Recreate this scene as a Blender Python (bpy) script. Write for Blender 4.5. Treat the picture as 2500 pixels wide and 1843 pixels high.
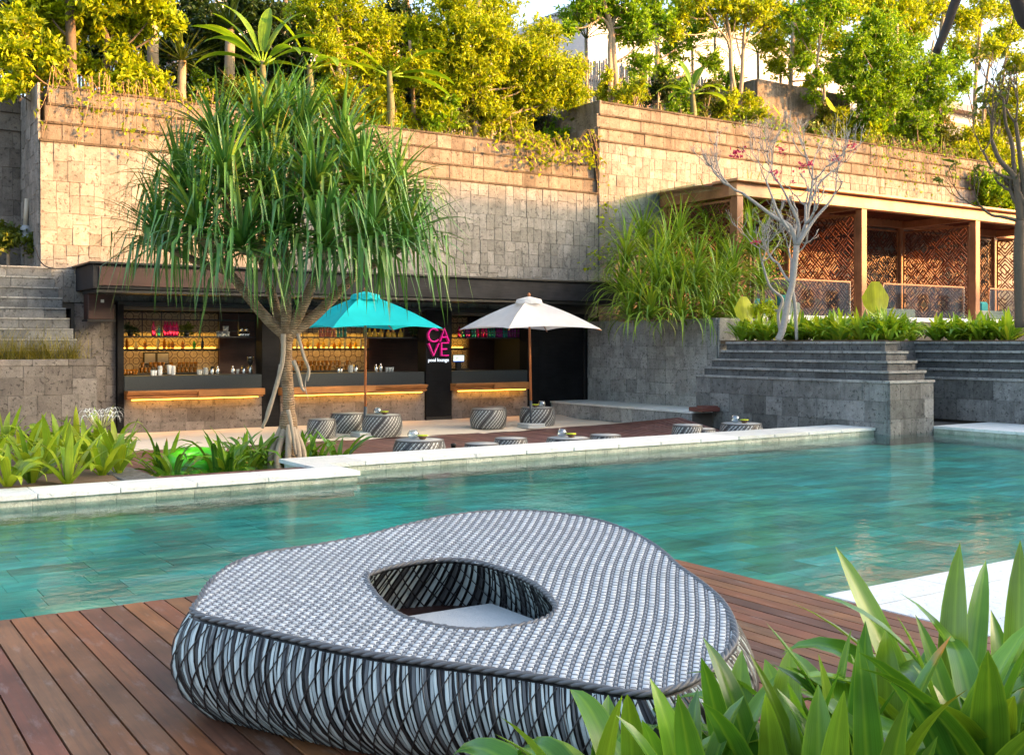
import bpy, math, random
import numpy as np
from mathutils import Vector, Matrix

# ------------------------------------------------------------------ camera, world, sun, exposure
SC = bpy.context.scene
for o in list(bpy.data.objects): bpy.data.objects.remove(o)
FPX, YAW, HPX, CXP, CAMH = 2630.0, math.radians(33.3), 840.0, 1250.0, 1.6
cam_data = bpy.data.cameras.new('camera'); cam = bpy.data.objects.new('camera', cam_data)
SC.collection.objects.link(cam); SC.camera = cam
cam.location = (0, 0, CAMH); cam.rotation_euler = (math.pi/2, 0, -YAW)
cam_data.sensor_width = 36; cam_data.lens = 36*FPX/2500; cam_data.shift_y = -(1843/2-HPX)/2500
cam_data.clip_start = 0.05; cam_data.clip_end = 2000
SUN_EL = math.radians(13.0); SUN_H = Vector((0.72, -0.69)).normalized()
w = bpy.data.worlds.new('World'); SC.world = w; w.use_nodes = True
sky = w.node_tree.nodes.new('ShaderNodeTexSky'); sky.sky_type = 'NISHITA'; sky.sun_disc = False
sky.sun_elevation = SUN_EL; sky.sun_rotation = math.atan2(SUN_H.x, SUN_H.y)
sky.air_density = 0.85; sky.dust_density = 4.0; sky.ozone_density = 0.2
bg = w.node_tree.nodes['Background']; bg.inputs['Strength'].default_value = 0.15
w.node_tree.links.new(sky.outputs[0], bg.inputs[0])
sd = bpy.data.lights.new('sun', 'SUN'); sd.energy = 3.2; sd.angle = math.radians(0.6); sd.color = (1.0, 0.44, 0.115)
sun = bpy.data.objects.new('sun', sd); SC.collection.objects.link(sun)
to_sun = Vector((SUN_H.x*math.cos(SUN_EL), SUN_H.y*math.cos(SUN_EL), math.sin(SUN_EL)))
sun.rotation_euler = to_sun.to_track_quat('Z', 'Y').to_euler(); sun.location = (10, -20, 20)
vs = SC.view_settings; vs.view_transform = 'Standard'; vs.look = 'None'; vs.gamma = 1; vs.exposure = 2.5
vs.use_curve_mapping = False

# ------------------------------------------------------------------ pixel -> direction helpers (photo 2500 x 1843)
_F = np.array([math.sin(YAW), math.cos(YAW), 0.]); _R = np.array([math.cos(YAW), -math.sin(YAW), 0.]); _C = np.array([0, 0, CAMH])
def ray(px, py): return _F+(px-CXP)/FPX*_R+(HPX-py)/FPX*np.array([0, 0, 1.])
def gz(px, py, z): v = ray(px, py); return _C+v*(z-CAMH)/v[2]
def gy(px, py, Y): v = ray(px, py); return _C+v*Y/v[1]
def gx(px, py, X): v = ray(px, py); return _C+v*X/v[0]
def gt(px, py, t): return _C+ray(px, py)*t
def proj(p):
    v = np.asarray(p)-_C; z = v@_F
    return CXP+FPX*(v@_R)/z, HPX-FPX*v[2]/z, z

WATER, COPE, SND, YB, YW = -0.075, 0.05, -0.24, 22.4, 22.6
rng = np.random.default_rng(7); rnd = random.Random(11)
COL = SC.collection

# ------------------------------------------------------------------ node material helpers
class NT:
    def __init__(s, name):
        s.m = bpy.data.materials.new(name); s.m.use_nodes = True; s.t = s.m.node_tree; s.n = s.t.nodes; s.l = s.t.links
        s.p = s.n['Principled BSDF']; s.out = s.n['Material Output']
    def new(s, ty, **kw):
        n = s.n.new(ty)
        for k, v in kw.items(): setattr(n, k, v)
        return n
    def put(s, sock, v):
        if hasattr(v, 'is_output'): s.l.new(v, sock)
        elif isinstance(v, (tuple, list)) and len(v) == 3 and sock.type == 'RGBA': sock.default_value = (*v, 1)
        else: sock.default_value = v
    def math(s, op, a, b=None, c=None, clamp=False):
        n = s.new('ShaderNodeMath', operation=op, use_clamp=clamp); s.put(n.inputs[0], a)
        if b is not None: s.put(n.inputs[1], b)
        if c is not None: s.put(n.inputs[2], c)
        return n.outputs[0]
    def mix(s, f, a, b, mode='MIX'):
        n = s.new('ShaderNodeMix', data_type='RGBA', blend_type=mode); s.put(n.inputs[0], f); s.put(n.inputs[6], a); s.put(n.inputs[7], b)
        return n.outputs[2]
    def pos(s): return s.new('ShaderNodeNewGeometry').outputs['Position']
    def scaled(s, v, sc):
        n = s.new('ShaderNodeMapping'); s.l.new(v, n.inputs[0]); n.inputs['Scale'].default_value = sc; return n.outputs[0]
    def noise(s, v, scale, detail=4, rough=.55, out=0):
        n = s.new('ShaderNodeTexNoise'); s.l.new(v, n.inputs['Vector']); n.inputs['Scale'].default_value = scale
        n.inputs['Detail'].default_value = detail; n.inputs['Roughness'].default_value = rough; return n.outputs[out]
    def voro(s, v, scale, out=0):
        n = s.new('ShaderNodeTexVoronoi'); s.l.new(v, n.inputs['Vector']); n.inputs['Scale'].default_value = scale; return n.outputs[out]
    def ramp(s, f, stops, interp='LINEAR'):
        n = s.new('ShaderNodeValToRGB'); s.l.new(f, n.inputs[0]); e = n.color_ramp.elements; n.color_ramp.interpolation = interp
        while len(e) < len(stops): e.new(.5)
        for i, (p, c) in enumerate(stops):
            e[i].position = p; e[i].color = (*c, 1) if isinstance(c, tuple) else (c, c, c, 1)
        return n.outputs[0]
    def rand(s):
        a = s.new('ShaderNodeObjectInfo').outputs['Random']; b = s.new('ShaderNodeNewGeometry').outputs['Random Per Island']
        return s.math('FRACT', s.math('ADD', a, s.math('MULTIPLY', b, 1.0)))
    def bump(s, h, strength=.3, dist=.02):
        n = s.new('ShaderNodeBump'); n.inputs['Strength'].default_value = strength; n.inputs['Distance'].default_value = dist
        s.l.new(h, n.inputs['Height']); s.l.new(n.outputs[0], s.p.inputs['Normal']); return n.outputs[0]
    def set(s, col=None, rough=None, metal=None, spec=None):
        if col is not None: s.put(s.p.inputs['Base Color'], col)
        if rough is not None: s.put(s.p.inputs['Roughness'], rough)
        if metal is not None: s.put(s.p.inputs['Metallic'], metal)
        if spec is not None: s.put(s.p.inputs['Specular IOR Level'], spec)
        return s

def m_plain(name, c, rough=.6, metal=0, var=.18, scale=9, bump=.0):
    t = NT(name); p = t.pos(); n = t.noise(p, scale, 5)
    f = t.math('MULTIPLY_ADD', n, 2*var, 1-var)
    col = t.mix(1.0, c, t.ramp(f, [(0, 0.), (1, 1.)]), 'MULTIPLY') if var else c
    t.set(col, rough, metal)
    if bump: t.bump(n, bump, .01)
    return t.m

def m_stone(name, c1, c2, stain=.35, stain_c=(.05, .047, .04), rough=.93, pit=.6, con=1.0):
    t = NT(name); p = t.pos(); r = t.rand()
    base = t.ramp(r, [(0, c1), (.45, tuple((a+b)/2 for a, b in zip(c1, c2))), (.8, c2), (1, tuple(x*.84 for x in c1))])
    fine = t.noise(p, 38, 5, .65); mid = t.noise(p, 5.5, 5, .6); low = t.noise(p, .75, 4, .6)
    base = t.mix(1, base, t.ramp(mid, [(.25, 1-.38*con), (.5, 1-.05*con), (.75, 1+.15*con)]), 'MULTIPLY')
    base = t.mix(1, base, t.ramp(fine, [(.3, 1-.28*con), (.7, 1+.12*con)]), 'MULTIPLY')
    pits = t.noise(p, 17, 2, .5)
    pm = t.ramp(pits, [(.34, 1.), (.39, 0.)])
    base = t.mix(t.math('MULTIPLY', pm, pit), base, tuple(x*.25 for x in c1))
    streak = t.noise(t.scaled(p, (3.5, 3.5, .45)), 1.4, 5, .65)
    sm = t.math('MULTIPLY', t.ramp(streak, [(.45, 0.), (.72, 1.)]), t.ramp(low, [(.35, .2), (.65, 1.)]))
    base = t.mix(t.math('MULTIPLY', sm, stain), base, stain_c)
    lime = t.ramp(t.noise(p, 2.3, 5, .6), [(.60, 0.), (.74, 1.)])
    base = t.mix(t.math('MULTIPLY', lime, .28*con), base, tuple(min(.8, x*1.7) for x in c2))
    t.set(base, rough, spec=.25)
    h = t.math('SUBTRACT', t.math('MULTIPLY_ADD', mid, .6, t.math('MULTIPLY', fine, .4)), t.math('MULTIPLY', pm, .6))
    t.bump(h, .55, .02)
    return t.m

def m_wood(name, stops, axis=1, rough=.55, grain=1.0, wear=0.0, spec=.4):
    t = NT(name); p = t.pos(); r = t.rand()
    sc = [22, 22, 22]; sc[axis] = 1.1
    off = t.new('ShaderNodeVectorMath', operation='ADD'); t.l.new(p, off.inputs[0])
    cmb = t.new('ShaderNodeCombineXYZ'); t.l.new(t.math('MULTIPLY', r, 37.0), cmb.inputs[axis]); t.l.new(cmb.outputs[0], off.inputs[1])
    g = t.noise(t.scaled(off.outputs[0], tuple(sc)), 2.0, 6, .65)
    big = t.noise(off.outputs[0], 1.7, 4, .6)
    n = len(stops); base = t.ramp(r, [(i/(n-1), c) for i, c in enumerate(stops)])
    base = t.mix(1, base, t.ramp(g, [(.25, 1-.45*grain), (.5, 1.), (.75, 1+.25*grain)]), 'MULTIPLY')
    base = t.mix(1, base, t.ramp(big, [(.3, .62), (.7, 1.3)]), 'MULTIPLY')
    if wear:
        wn = t.noise(t.scaled(p, (6, 1.6, 1)), 2.2, 6, .7)
        base = t.mix(t.math('MULTIPLY', t.ramp(wn, [(.56, 0.), (.75, 1.)]), wear), base, (.42, .36, .33))
    t.set(base, t.math('MULTIPLY_ADD', g, .25, rough-.12), spec=spec); t.bump(g, .18, .004)
    return t.m

def m_leaf(name, stops, rough=.42, trans=.35, spec=.4, rib=0.0, rand_scale=1.0, tip=None, tiplen=.9):
    t = NT(name); p = t.pos(); r = t.rand()
    n = len(stops); base = t.ramp(r, [(i/(n-1), c) for i, c in enumerate(stops)])
    base = t.mix(1, base, t.ramp(t.noise(p, 3.2, 3), [(.3, .72), (.7, 1.25)]), 'MULTIPLY')
    if rib or tip:
        at = t.new('ShaderNodeAttribute', attribute_name='leafuv'); sx = t.new('ShaderNodeSeparateXYZ'); t.l.new(at.outputs['Vector'], sx.inputs[0])
    if rib:
        st = t.noise(t.scaled(at.outputs['Vector'], (26, .8, 1)), 1.0, 3)
        base = t.mix(1, base, t.ramp(st, [(.3, 1-.35*rib), (.7, 1+.3*rib)]), 'MULTIPLY')
        d = t.math('ABSOLUTE', t.math('SUBTRACT', sx.outputs[0], .5))
        base = t.mix(t.math('MULTIPLY', t.ramp(d, [(0.0, 1.), (.1, 0.)]), .35*rib), base, tuple(min(1, x*1.9) for x in stops[-1]))
        base = t.mix(t.math('MULTIPLY', t.ramp(d, [(.42, 0.), (.5, 1.)]), .5*rib), base, tuple(min(1, x*1.7) for x in stops[-1]))
    if tip:
        f = t.math('MULTIPLY', t.ramp(t.math('ADD', sx.outputs[1], t.math('MULTIPLY', t.noise(p, 30), .12)), [(tiplen, 0.), (min(1, tiplen+.08), 1.)]), t.ramp(t.math('FRACT', t.math('MULTIPLY', r, 7.3)), [(.955, 0.), (.97, 1.)]))
        base = t.mix(f, base, tip)
    t.set(base, rough, spec=spec)
    tr = t.new('ShaderNodeBsdfTranslucent'); t.l.new(t.mix(1, base, (1.25, 1.15, .5), 'MULTIPLY'), tr.inputs[0])
    mx = t.new('ShaderNodeMixShader'); mx.inputs[0].default_value = trans
    t.l.new(t.p.outputs[0], mx.inputs[1]); t.l.new(tr.outputs[0], mx.inputs[2]); t.l.new(mx.outputs[0], t.out.inputs[0])
    return t.m

def m_emit(name, c, s):
    t = NT(name); t.p.inputs['Emission Color'].default_value = (*c, 1); t.p.inputs['Emission Strength'].default_value = s
    t.set(c, .5); return t.m

def m_glass(name, tint=(.9, .95, .95), alpha=.82, rough=.03):
    t = NT(name); tr = t.new('ShaderNodeBsdfTransparent'); tr.inputs[0].default_value = (*tint, 1)
    gl = t.new('ShaderNodeBsdfGlossy'); gl.inputs['Roughness'].default_value = rough
    lw = t.new('ShaderNodeLayerWeight'); lw.inputs[0].default_value = .35
    f = t.math('MULTIPLY_ADD', t.math('POWER', lw.outputs['Facing'], 3.0), .55, (1-alpha)*.5, clamp=True)
    mx = t.new('ShaderNodeMixShader'); t.l.new(f, mx.inputs[0]); t.l.new(tr.outputs[0], mx.inputs[1]); t.l.new(gl.outputs[0], mx.inputs[2])
    t.l.new(mx.outputs[0], t.out.inputs[0]); return t.m

# ------------------------------------------------------------------ mesh builder
class MB:
    def __init__(s): s.v = []; s.f = []; s.uv = []; s.mi = []; s.smooth = False
    def add(s, vs, fs, uv=None, mi=0):
        o = len(s.v); s.v.extend([tuple(map(float, q)) for q in vs]); s.f.extend([tuple(i+o for i in q) for q in fs]); s.mi.extend([mi]*len(fs))
        s.uv.extend(uv if uv is not None else [(.5, .5)]*len(vs)); return s
    def box(s, a, b, mi=0):
        x0, y0, z0 = a; x1, y1, z1 = b
        return s.add([(x0, y0, z0), (x1, y0, z0), (x1, y1, z0), (x0, y1, z0), (x0, y0, z1), (x1, y0, z1), (x1, y1, z1), (x0, y1, z1)],
                     [(0, 3, 2, 1), (4, 5, 6, 7), (0, 1, 5, 4), (1, 2, 6, 5), (2, 3, 7, 6), (3, 0, 4, 7)], mi=mi)
    def bbox(s, a, b, c=.006):
        """box with chamfered edges"""
        a = np.array(a, float); b = np.array(b, float); c = min(c, *((b-a)/2.2))
        vs = []; idx = {}
        for i in (0, 1):
            for j in (0, 1):
                for k in (0, 1):
                    P = np.array([(a, b)[i][0], (a, b)[j][1], (a, b)[k][2]]); sg = np.array([1-2*i, 1-2*j, 1-2*k])
                    for ax in range(3):
                        q = P+sg*c; q[ax] = P[ax]; idx[i, j, k, ax] = len(vs); vs.append(q)
        fs = []
        for ax in range(3):
            o1, o2 = [d for d in range(3) if d != ax]
            for e in (0, 1):
                def K(u, w_):
                    t = [0, 0, 0]; t[ax] = e; t[o1] = u; t[o2] = w_; return idx[(*t, ax)]
                fs.append((K(0, 0), K(1, 0), K(1, 1), K(0, 1)))
        for ax in range(3):
            o1, o2 = [d for d in range(3) if d != ax]
            for u in (0, 1):
                for w_ in (0, 1):
                    t0 = [0, 0, 0]; t1 = [0, 0, 0]; t0[o1] = t1[o1] = u; t0[o2] = t1[o2] = w_; t0[ax] = 0; t1[ax] = 1
                    fs.append((idx[(*t0, o1)], idx[(*t1, o1)], idx[(*t1, o2)], idx[(*t0, o2)]))
        for i in (0, 1):
            for j in (0, 1):
                for k in (0, 1): fs.append((idx[i, j, k, 0], idx[i, j, k, 1], idx[i, j, k, 2]))
        return s.add(vs, fs)
    def bar(s, p0, p1, wdt, hgt, up=(0, 0, 1)):
        p0 = np.array(p0, float); p1 = np.array(p1, float); d = p1-p0; d /= np.linalg.norm(d); u = np.array(up, float)
        x = np.cross(d, u); x /= np.linalg.norm(x); u = np.cross(x, d)
        c = [x*sx*wdt/2+u*sy*hgt/2 for sx, sy in ((-1, -1), (1, -1), (1, 1), (-1, 1))]
        return s.add([p0+q for q in c]+[p1+q for q in c], [(0, 1, 5, 4), (1, 2, 6, 5), (2, 3, 7, 6), (3, 0, 4, 7), (0, 3, 2, 1), (4, 5, 6, 7)])
    def tube(s, path, radii, n=8, cap=True):
        path = np.array(path, float); m = len(path); radii = np.broadcast_to(np.array(radii, float), (m,))
        tg = np.gradient(path, axis=0); tg /= np.linalg.norm(tg, axis=1)[:, None]+1e-9
        ref = np.array([0, 0, 1.]) if abs(tg[0][2]) < .9 else np.array([1., 0, 0])
        x = np.cross(tg[0], ref); x /= np.linalg.norm(x); vs = []
        for i in range(m):
            x = x-tg[i]*(x@tg[i]); x /= np.linalg.norm(x)+1e-9; y = np.cross(tg[i], x)
            for k in range(n):
                a = 2*math.pi*k/n; vs.append(path[i]+radii[i]*(math.cos(a)*x+math.sin(a)*y))
        fs = [(i*n+k, i*n+(k+1) % n, (i+1)*n+(k+1) % n, (i+1)*n+k) for i in range(m-1) for k in range(n)]
        if cap: fs += [tuple(range(n-1, -1, -1)), tuple(range((m-1)*n, m*n))]
        s.smooth = True
        return s.add(vs, fs)
    def lathe(s, prof, c=(0, 0, 0), n=20, cap=True):
        vs = []; m = len(prof)
        for r, z in prof:
            for k in range(n):
                a = 2*math.pi*k/n; vs.append((c[0]+r*math.cos(a), c[1]+r*math.sin(a), c[2]+z))
        fs = [(i*n+k, i*n+(k+1) % n, (i+1)*n+(k+1) % n, (i+1)*n+k) for i in range(m-1) for k in range(n)]
        if cap: fs += [tuple(range(n-1, -1, -1)), tuple(range((m-1)*n, m*n))]
        s.smooth = True
        return s.add(vs, fs)
    def ribbon(s, base, az, el, length, droop, width, n=7, fold=.35, pw=1.6, prof='strap', twist=0., acr=1, kink=None, side=0.):
        """strap leaf: base point, azimuth, start elevation, bending down by droop over its length"""
        p = np.array(base, float); ds = length/n; vs = []; uv = []; fs = []; A = az
        for i in range(n+1):
            t = i/n
            e = el-droop*t**pw
            if kink and t > kink[0]: e = min(e, kink[1])
            A = az+side*t
            d = np.array([math.cos(A)*math.cos(e), math.sin(A)*math.cos(e), math.sin(e)])
            sdv = np.array([-math.sin(A), math.cos(A), 0]); nr = np.cross(sdv, -d); nr = -nr if nr[2] < 0 and e < 1.5 else nr
            if twist: c, sn = math.cos(twist*t), math.sin(twist*t); sdv, nr = sdv*c+nr*sn, nr*c-sdv*sn
            if prof == 'strap': wv = width*(min(1, .5+t*1.6) if t < .3 else 1.0)*((1-((t-.5)/.5)**2.4)**.9 if t > .5 else 1)
            elif prof == 'blade': wv = width*(1-t)**.75 if t > .05 else width*.9
            else: wv = width*max(0.02, math.sin(math.pi*min(1, .06+t*.94))**.7)
            wv = max(wv, .0015)
            for k in range(-acr, acr+1):
                q = k/acr; vs.append(p+sdv*q*wv/2+nr*abs(q)*fold*wv/2); uv.append((.5+q/2, t))
            p = p+d*ds
        m = 2*acr+1
        for i in range(n):
            for k in range(m-1): fs.append((i*m+k, i*m+k+1, (i+1)*m+k+1, (i+1)*m+k))
        s.smooth = True
        return s.add(vs, fs, uv)
    def mesh(s, name, mats, org=(0, 0, 0)):
        me = bpy.data.meshes.new(name); v = np.array(s.v, float)-np.array(org, float)
        me.from_pydata(v.tolist(), [], s.f)
        for m in (mats if isinstance(mats, (list, tuple)) else [mats]): me.materials.append(m)
        if any(s.mi): me.polygons.foreach_set('material_index', s.mi)
        if any(u != (.5, .5) for u in s.uv[:50]):
            at = me.attributes.new('leafuv', 'FLOAT_VECTOR', 'POINT'); at.data.foreach_set('vector', np.c_[np.array(s.uv, float), np.zeros(len(s.uv))].ravel())
        if s.smooth:
            me.polygons.foreach_set('use_smooth', [True]*len(me.polygons))
        me.update(); return me
    def build(s, name, mats, parent=None, loc=None):
        org = (0, 0, 0)
        if parent is not None and loc is None: org = parent.get('_w', (0, 0, 0))
        o = bpy.data.objects.new(name, s.mesh(name, mats, org)); COL.objects.link(o)
        if parent is not None: o.parent = parent
        if loc is not None: o.location = loc
        return o

def tag(o, label=None, cat=None, group=None, kind=None):
    if label: o['label'] = label
    if cat: o['category'] = cat
    if group: o['group'] = group
    if kind: o['kind'] = kind
    return o
ROOTS = []
def thing(name, label, cat, loc=(0, 0, 0), group=None):
    """an Empty at the base of a thing; parts are given in world coordinates and made local to it"""
    o = bpy.data.objects.new(name, None); COL.objects.link(o); o.location = loc; o.empty_display_size = .1
    o['_w'] = tuple(float(q) for q in loc); ROOTS.append(o)
    return tag(o, label, cat, group)
def copy_tree(o, parent=None):
    c = o.copy(); COL.objects.link(c)
    if parent is not None: c.parent = parent
    for ch in list(o.children): copy_tree(ch, c)
    return c
def inst(name, me, parent, loc, scale=(1, 1, 1), rot=(0, 0, 0)):
    o = bpy.data.objects.new(name, me); COL.objects.link(o); o.parent = parent
    wv = parent.get('_w', (0, 0, 0)); o.location = tuple(a-b for a, b in zip(loc, wv)); o.scale = scale; o.rotation_euler = rot
    return o
def struct(o): o['kind'] = 'structure'; return o
def smooth_path(pts, k=6):
    """Catmull-Rom through pts"""
    P = [np.array(q, float) for q in pts]; P = [2*P[0]-P[1]]+P+[2*P[-1]-P[-2]]; out = []
    for i in range(1, len(P)-2):
        for j in range(k):
            t = j/k; a, b, c, d = P[i-1], P[i], P[i+1], P[i+2]
            out.append(.5*((2*b)+(c-a)*t+(2*a-5*b+4*c-d)*t*t+(3*b-a-3*c+d)*t**3))
    out.append(P[-2]); return np.array(out)
# ------------------------------------------------------------------ materials
M = {}
M['wall'] = m_stone('tuff_wall', (.245, .232, .205), (.34, .322, .29), stain=.4)
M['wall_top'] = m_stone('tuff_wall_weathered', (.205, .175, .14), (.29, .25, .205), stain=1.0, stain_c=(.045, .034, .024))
M['greystone'] = m_stone('grey_andesite', (.165, .165, .155), (.30, .30, .285), stain=.75, stain_c=(.045, .045, .042))
M['podium'] = m_stone('podium_stone', (.33, .335, .32), (.46, .465, .445), stain=.3)
M['barstone'] = m_stone('brown_grey_stone', (.17, .15, .135), (.255, .23, .21), stain=.35)
M['leftstone'] = m_stone('brown_planter_stone', (.16, .14, .12), (.26, .235, .205), stain=.4)
M['stepstone'] = m_stone('blue_grey_step_stone', (.15, .155, .155), (.25, .255, .25), stain=.45)
M['greycap'] = m_stone('pale_ledge_stone', (.30, .30, .285), (.42, .42, .395), stain=.45, stain_c=(.08, .08, .075)); M['greydark'] = m_stone('dark_step_stone', (.105, .107, .105), (.17, .172, .168), stain=.6, stain_c=(.03, .03, .03)); M['wallcap'] = m_stone('mossy_shaded_ledge_stone', (.085, .066, .045), (.14, .112, .08), stain=.8, stain_c=(.025, .02, .015)); M['joint'] = m_plain('mortar_joint', (.10, .09, .075), .95)  # wallcap colour holds moss plus painted shading at the foot of each band
M['coping'] = m_stone('white_coping', (.74, .75, .70), (.82, .83, .79), stain=.10, stain_c=(.35, .36, .30), rough=.7, pit=.08, con=.35)
M['copface'] = m_stone('green_white_pool_tile', (.50, .53, .43), (.64, .66, .56), stain=.35, stain_c=(.26, .30, .19), rough=.5, pit=.1)
M['paver'] = m_stone('white_paving', (.78, .79, .76), (.84, .85, .82), stain=.05, stain_c=(.4, .4, .37), rough=.65, pit=.05, con=.3)
M['deck'] = m_wood('deck_boards', [(.19, .052, .026), (.25, .105, .036), (.125, .05, .03), (.18, .085, .036), (.23, .077, .032), (.135, .066, .042), (.25, .115, .042), (.155, .05, .03)], 1, .46, 1.15, .4)
M['fardeck'] = m_wood('far_deck_boards', [(.16, .07, .055), (.19, .09, .07), (.13, .06, .052), (.17, .085, .068)], 1, .55, .8, .25)
M['deckside'] = m_plain('deck_fascia', (.16, .055, .04), .55)
M['under'] = m_plain('deck_underside', (.03, .025, .02), .9)
M['sand'] = m_plain('sand', (.74, .63, .49), .95, var=.14, scale=26, bump=.6)
M['soil'] = m_plain('planting_soil', (.15, .095, .055), .98, var=.4, scale=18, bump=.9)
M['ground'] = m_plain('earth', (.20, .16, .11), .98, var=.25, scale=.6)
M['black'] = m_plain('black_metal', (.009, .0095, .01), .45, var=.15)
M['blackwood'] = m_wood('black_wood', [(.008, .0085, .009), (.011, .0115, .0125), (.015, .015, .016)], 0, .7, 1.2, spec=.12)
M['beamwood'] = m_wood('charred_beam', [(.02, .021, .023), (.027, .027, .029)], 0, .7, 1.3, spec=.15)
M['brownwood'] = m_wood('dark_brown_board', [(.045, .02, .016), (.06, .027, .02)], 0, .5, 1.1)
M['granite'] = NT('granite_counter'); _t = M['granite']; _n = _t.noise(_t.pos(), 160, 2, .7)
_t.set(_t.ramp(_n, [(.35, (.015, .02, .021)), (.6, (.045, .055, .056)), (.75, (.10, .115, .115))]), .42); M['granite'] = _t.m
M['teak'] = m_wood('teak_ledge', [(.50, .20, .055), (.56, .235, .07)], 0, .4, .7)
M['cabwood'] = m_wood('cabana_wood', [(.33, .135, .06), (.38, .16, .075)], 2, .5, .6)
M['cabbeam'] = m_wood('cabana_beam_wood', [(.52, .27, .14), (.56, .30, .16)], 0, .5, .5)
M['lattice'] = m_wood('lattice_wood', [(.105, .029, .014), (.125, .036, .018)], 2, .5, .5)
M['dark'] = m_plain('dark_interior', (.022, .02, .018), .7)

# pool water: clear tinted layer with a fresnel reflection blurred by fine ripples
t = NT('pool_water'); p = t.pos()
n1 = t.noise(t.scaled(p, (1.0, 1.0, 1)), 1.6, 3, .5); n2 = t.noise(t.scaled(p, (1, 1, 1)), 7.0, 3, .6); n3 = t.noise(p, 26.0, 2, .5)
bm = t.new('ShaderNodeBump'); bm.inputs['Strength'].default_value = .22; bm.inputs['Distance'].default_value = .05
t.l.new(t.math('ADD', t.math('MULTIPLY', n3, .10), t.math('ADD', n1, t.math('MULTIPLY', n2, .42))), bm.inputs['Height'])
tr = t.new('ShaderNodeBsdfTransparent'); tr.inputs[0].default_value = (.74, .97, .93, 1)
gl = t.new('ShaderNodeBsdfGlossy'); gl.inputs['Roughness'].default_value = .07; gl.inputs[0].default_value = (.95, .95, .95, 1); t.l.new(bm.outputs[0], gl.inputs['Normal'])
fr = t.new('ShaderNodeFresnel'); fr.inputs['IOR'].default_value = 1.24; t.l.new(bm.outputs[0], fr.inputs['Normal'])
mx = t.new('ShaderNodeMixShader'); t.l.new(fr.outputs[0], mx.inputs[0]); t.l.new(tr.outputs[0], mx.inputs[1]); t.l.new(gl.outputs[0], mx.inputs[2]); t.l.new(mx.outputs[0], t.out.inputs[0])
M['water'] = t.m
t = NT('green_pool_tile'); p = t.pos(); r = t.rand()
b = t.ramp(r, [(0, (.13, .38, .285)), (.25, (.15, .52, .40)), (.5, (.11, .53, .445)), (.72, (.21, .54, .34)), (.9, (.15, .66, .59)), (1, (.20, .36, .25))])
b = t.mix(1, b, t.ramp(t.noise(t.scaled(p, (.55, 1.5, 1)), 1.0, 5, .6), [(.28, .55), (.5, 1.), (.74, 1.5)]), 'MULTIPLY')
b = t.mix(1, b, t.ramp(t.noise(t.scaled(p, (1.6, 5., 1)), 1.6, 4, .6), [(.3, .72), (.7, 1.25)]), 'MULTIPLY')
t.set(b, .6); M['pooltile'] = t.m

M['pooljoint'] = m_plain('pool_grout', (.12, .38, .30), .8)
UB = MB().bbox((-.5, -.5, -.5), (.5, .5, .5), .022)
_ub = {}
def block_mesh(mat):
    if mat.name not in _ub: _ub[mat.name] = UB.mesh('stone_block', mat)
    return _ub[mat.name]
class Blocks:
    """collects the stones of one wall; the largest in view become objects, the rest one joined part"""
    def __init__(s, root, name, limit=285): s.r = root; s.b = []; s.name = name; s.lim = limit
    def face(s, axis, plane, u0, u1, v0, v1, mat, mode='patch', w_=(.19, .32), h=(.3, .42), dep=.05, jit=.016, sign=-1, gap=.004):
        cells = []
        if mode == 'patch':
            z = v0
            while z < v1-.03:
                bh = min(rnd.uniform(.54, .76), v1-z)
                if v1-(z+bh) < .25: bh = v1-z
                u = u0
                while u < u1-.02:
                    cw = rnd.uniform(*w_)
                    if u1-(u+cw) < w_[0]*.6: cw = u1-u
                    if bh < .5: cells.append((u, u+cw, z, z+bh))
                    else:
                        k = rnd.random(); sp = z+bh*rnd.uniform(.38, .62)
                        if k < .12: cells.append((u, u+cw, z, z+bh*.66)); cells.append((u, u+cw, z+bh*.66, z+bh))
                        else: cells += [(u, u+cw, z, sp), (u, u+cw, sp, z+bh)]
                    u += cw
                z += bh
        else:
            z = v0; nrow = max(1, round((v1-v0)/((h[0]+h[1])/2))); hh = (v1-v0)/nrow
            for i in range(nrow):
                u = u0-(rnd.uniform(0, .5)*w_[0] if nrow > 1 else 0); first = True
                while u < u1-.02:
                    cw = rnd.uniform(*w_)
                    if u1-(u+cw) < w_[0]*.5: cw = u1-u
                    if min(u+cw, u1)-max(u, u0) > .04: cells.append((max(u, u0), min(u+cw, u1), z, z+hh))
                    u += cw
                z += hh
        for a, b_, c, d in cells:
            j = rnd.uniform(0, jit); pc = plane+sign*(.03+j)-sign*dep*.5
            ctr = ((a+b_)/2, pc, (c+d)/2) if axis == 'x' else (pc, (a+b_)/2, (c+d)/2)
            sz = (b_-a-gap, dep, d-c-gap) if axis == 'x' else (dep, b_-a-gap, d-c-gap)
            s.b.append((ctr, sz, mat))
        return s
    def box(s, lo, hi, mat, gap=.004):
        s.b.append((tuple((a+b_)/2 for a, b_ in zip(lo, hi)), tuple(b_-a-gap for a, b_ in zip(lo, hi)), mat)); return s
    def done(s):
        def key(q):
            x, y, z = proj(q[0])
            if z < .5 or x < -60 or x > 2560 or y < -60 or y > 1900: return 0
            return max(q[1][0]*q[1][2], q[1][1]*q[1][2], q[1][0]*q[1][1])/z/z
        s.b.sort(key=key, reverse=True)
        big = [q for q in s.b[:s.lim] if key(q) > 0]; rest = s.b[len(big):]
        for c, z, m in big: inst(s.name, block_mesh(m), s.r, c, z)
        for mname in sorted({q[2].name for q in rest}):
            mb = MB()
            for c, z, m in rest:
                if m.name == mname: mb.bbox([a-b_/2 for a, b_ in zip(c, z)], [a+b_/2 for a, b_ in zip(c, z)], .006)
            tag(mb.build(s.name+'s', bpy.data.materials[mname], s.r), kind='stuff')

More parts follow.
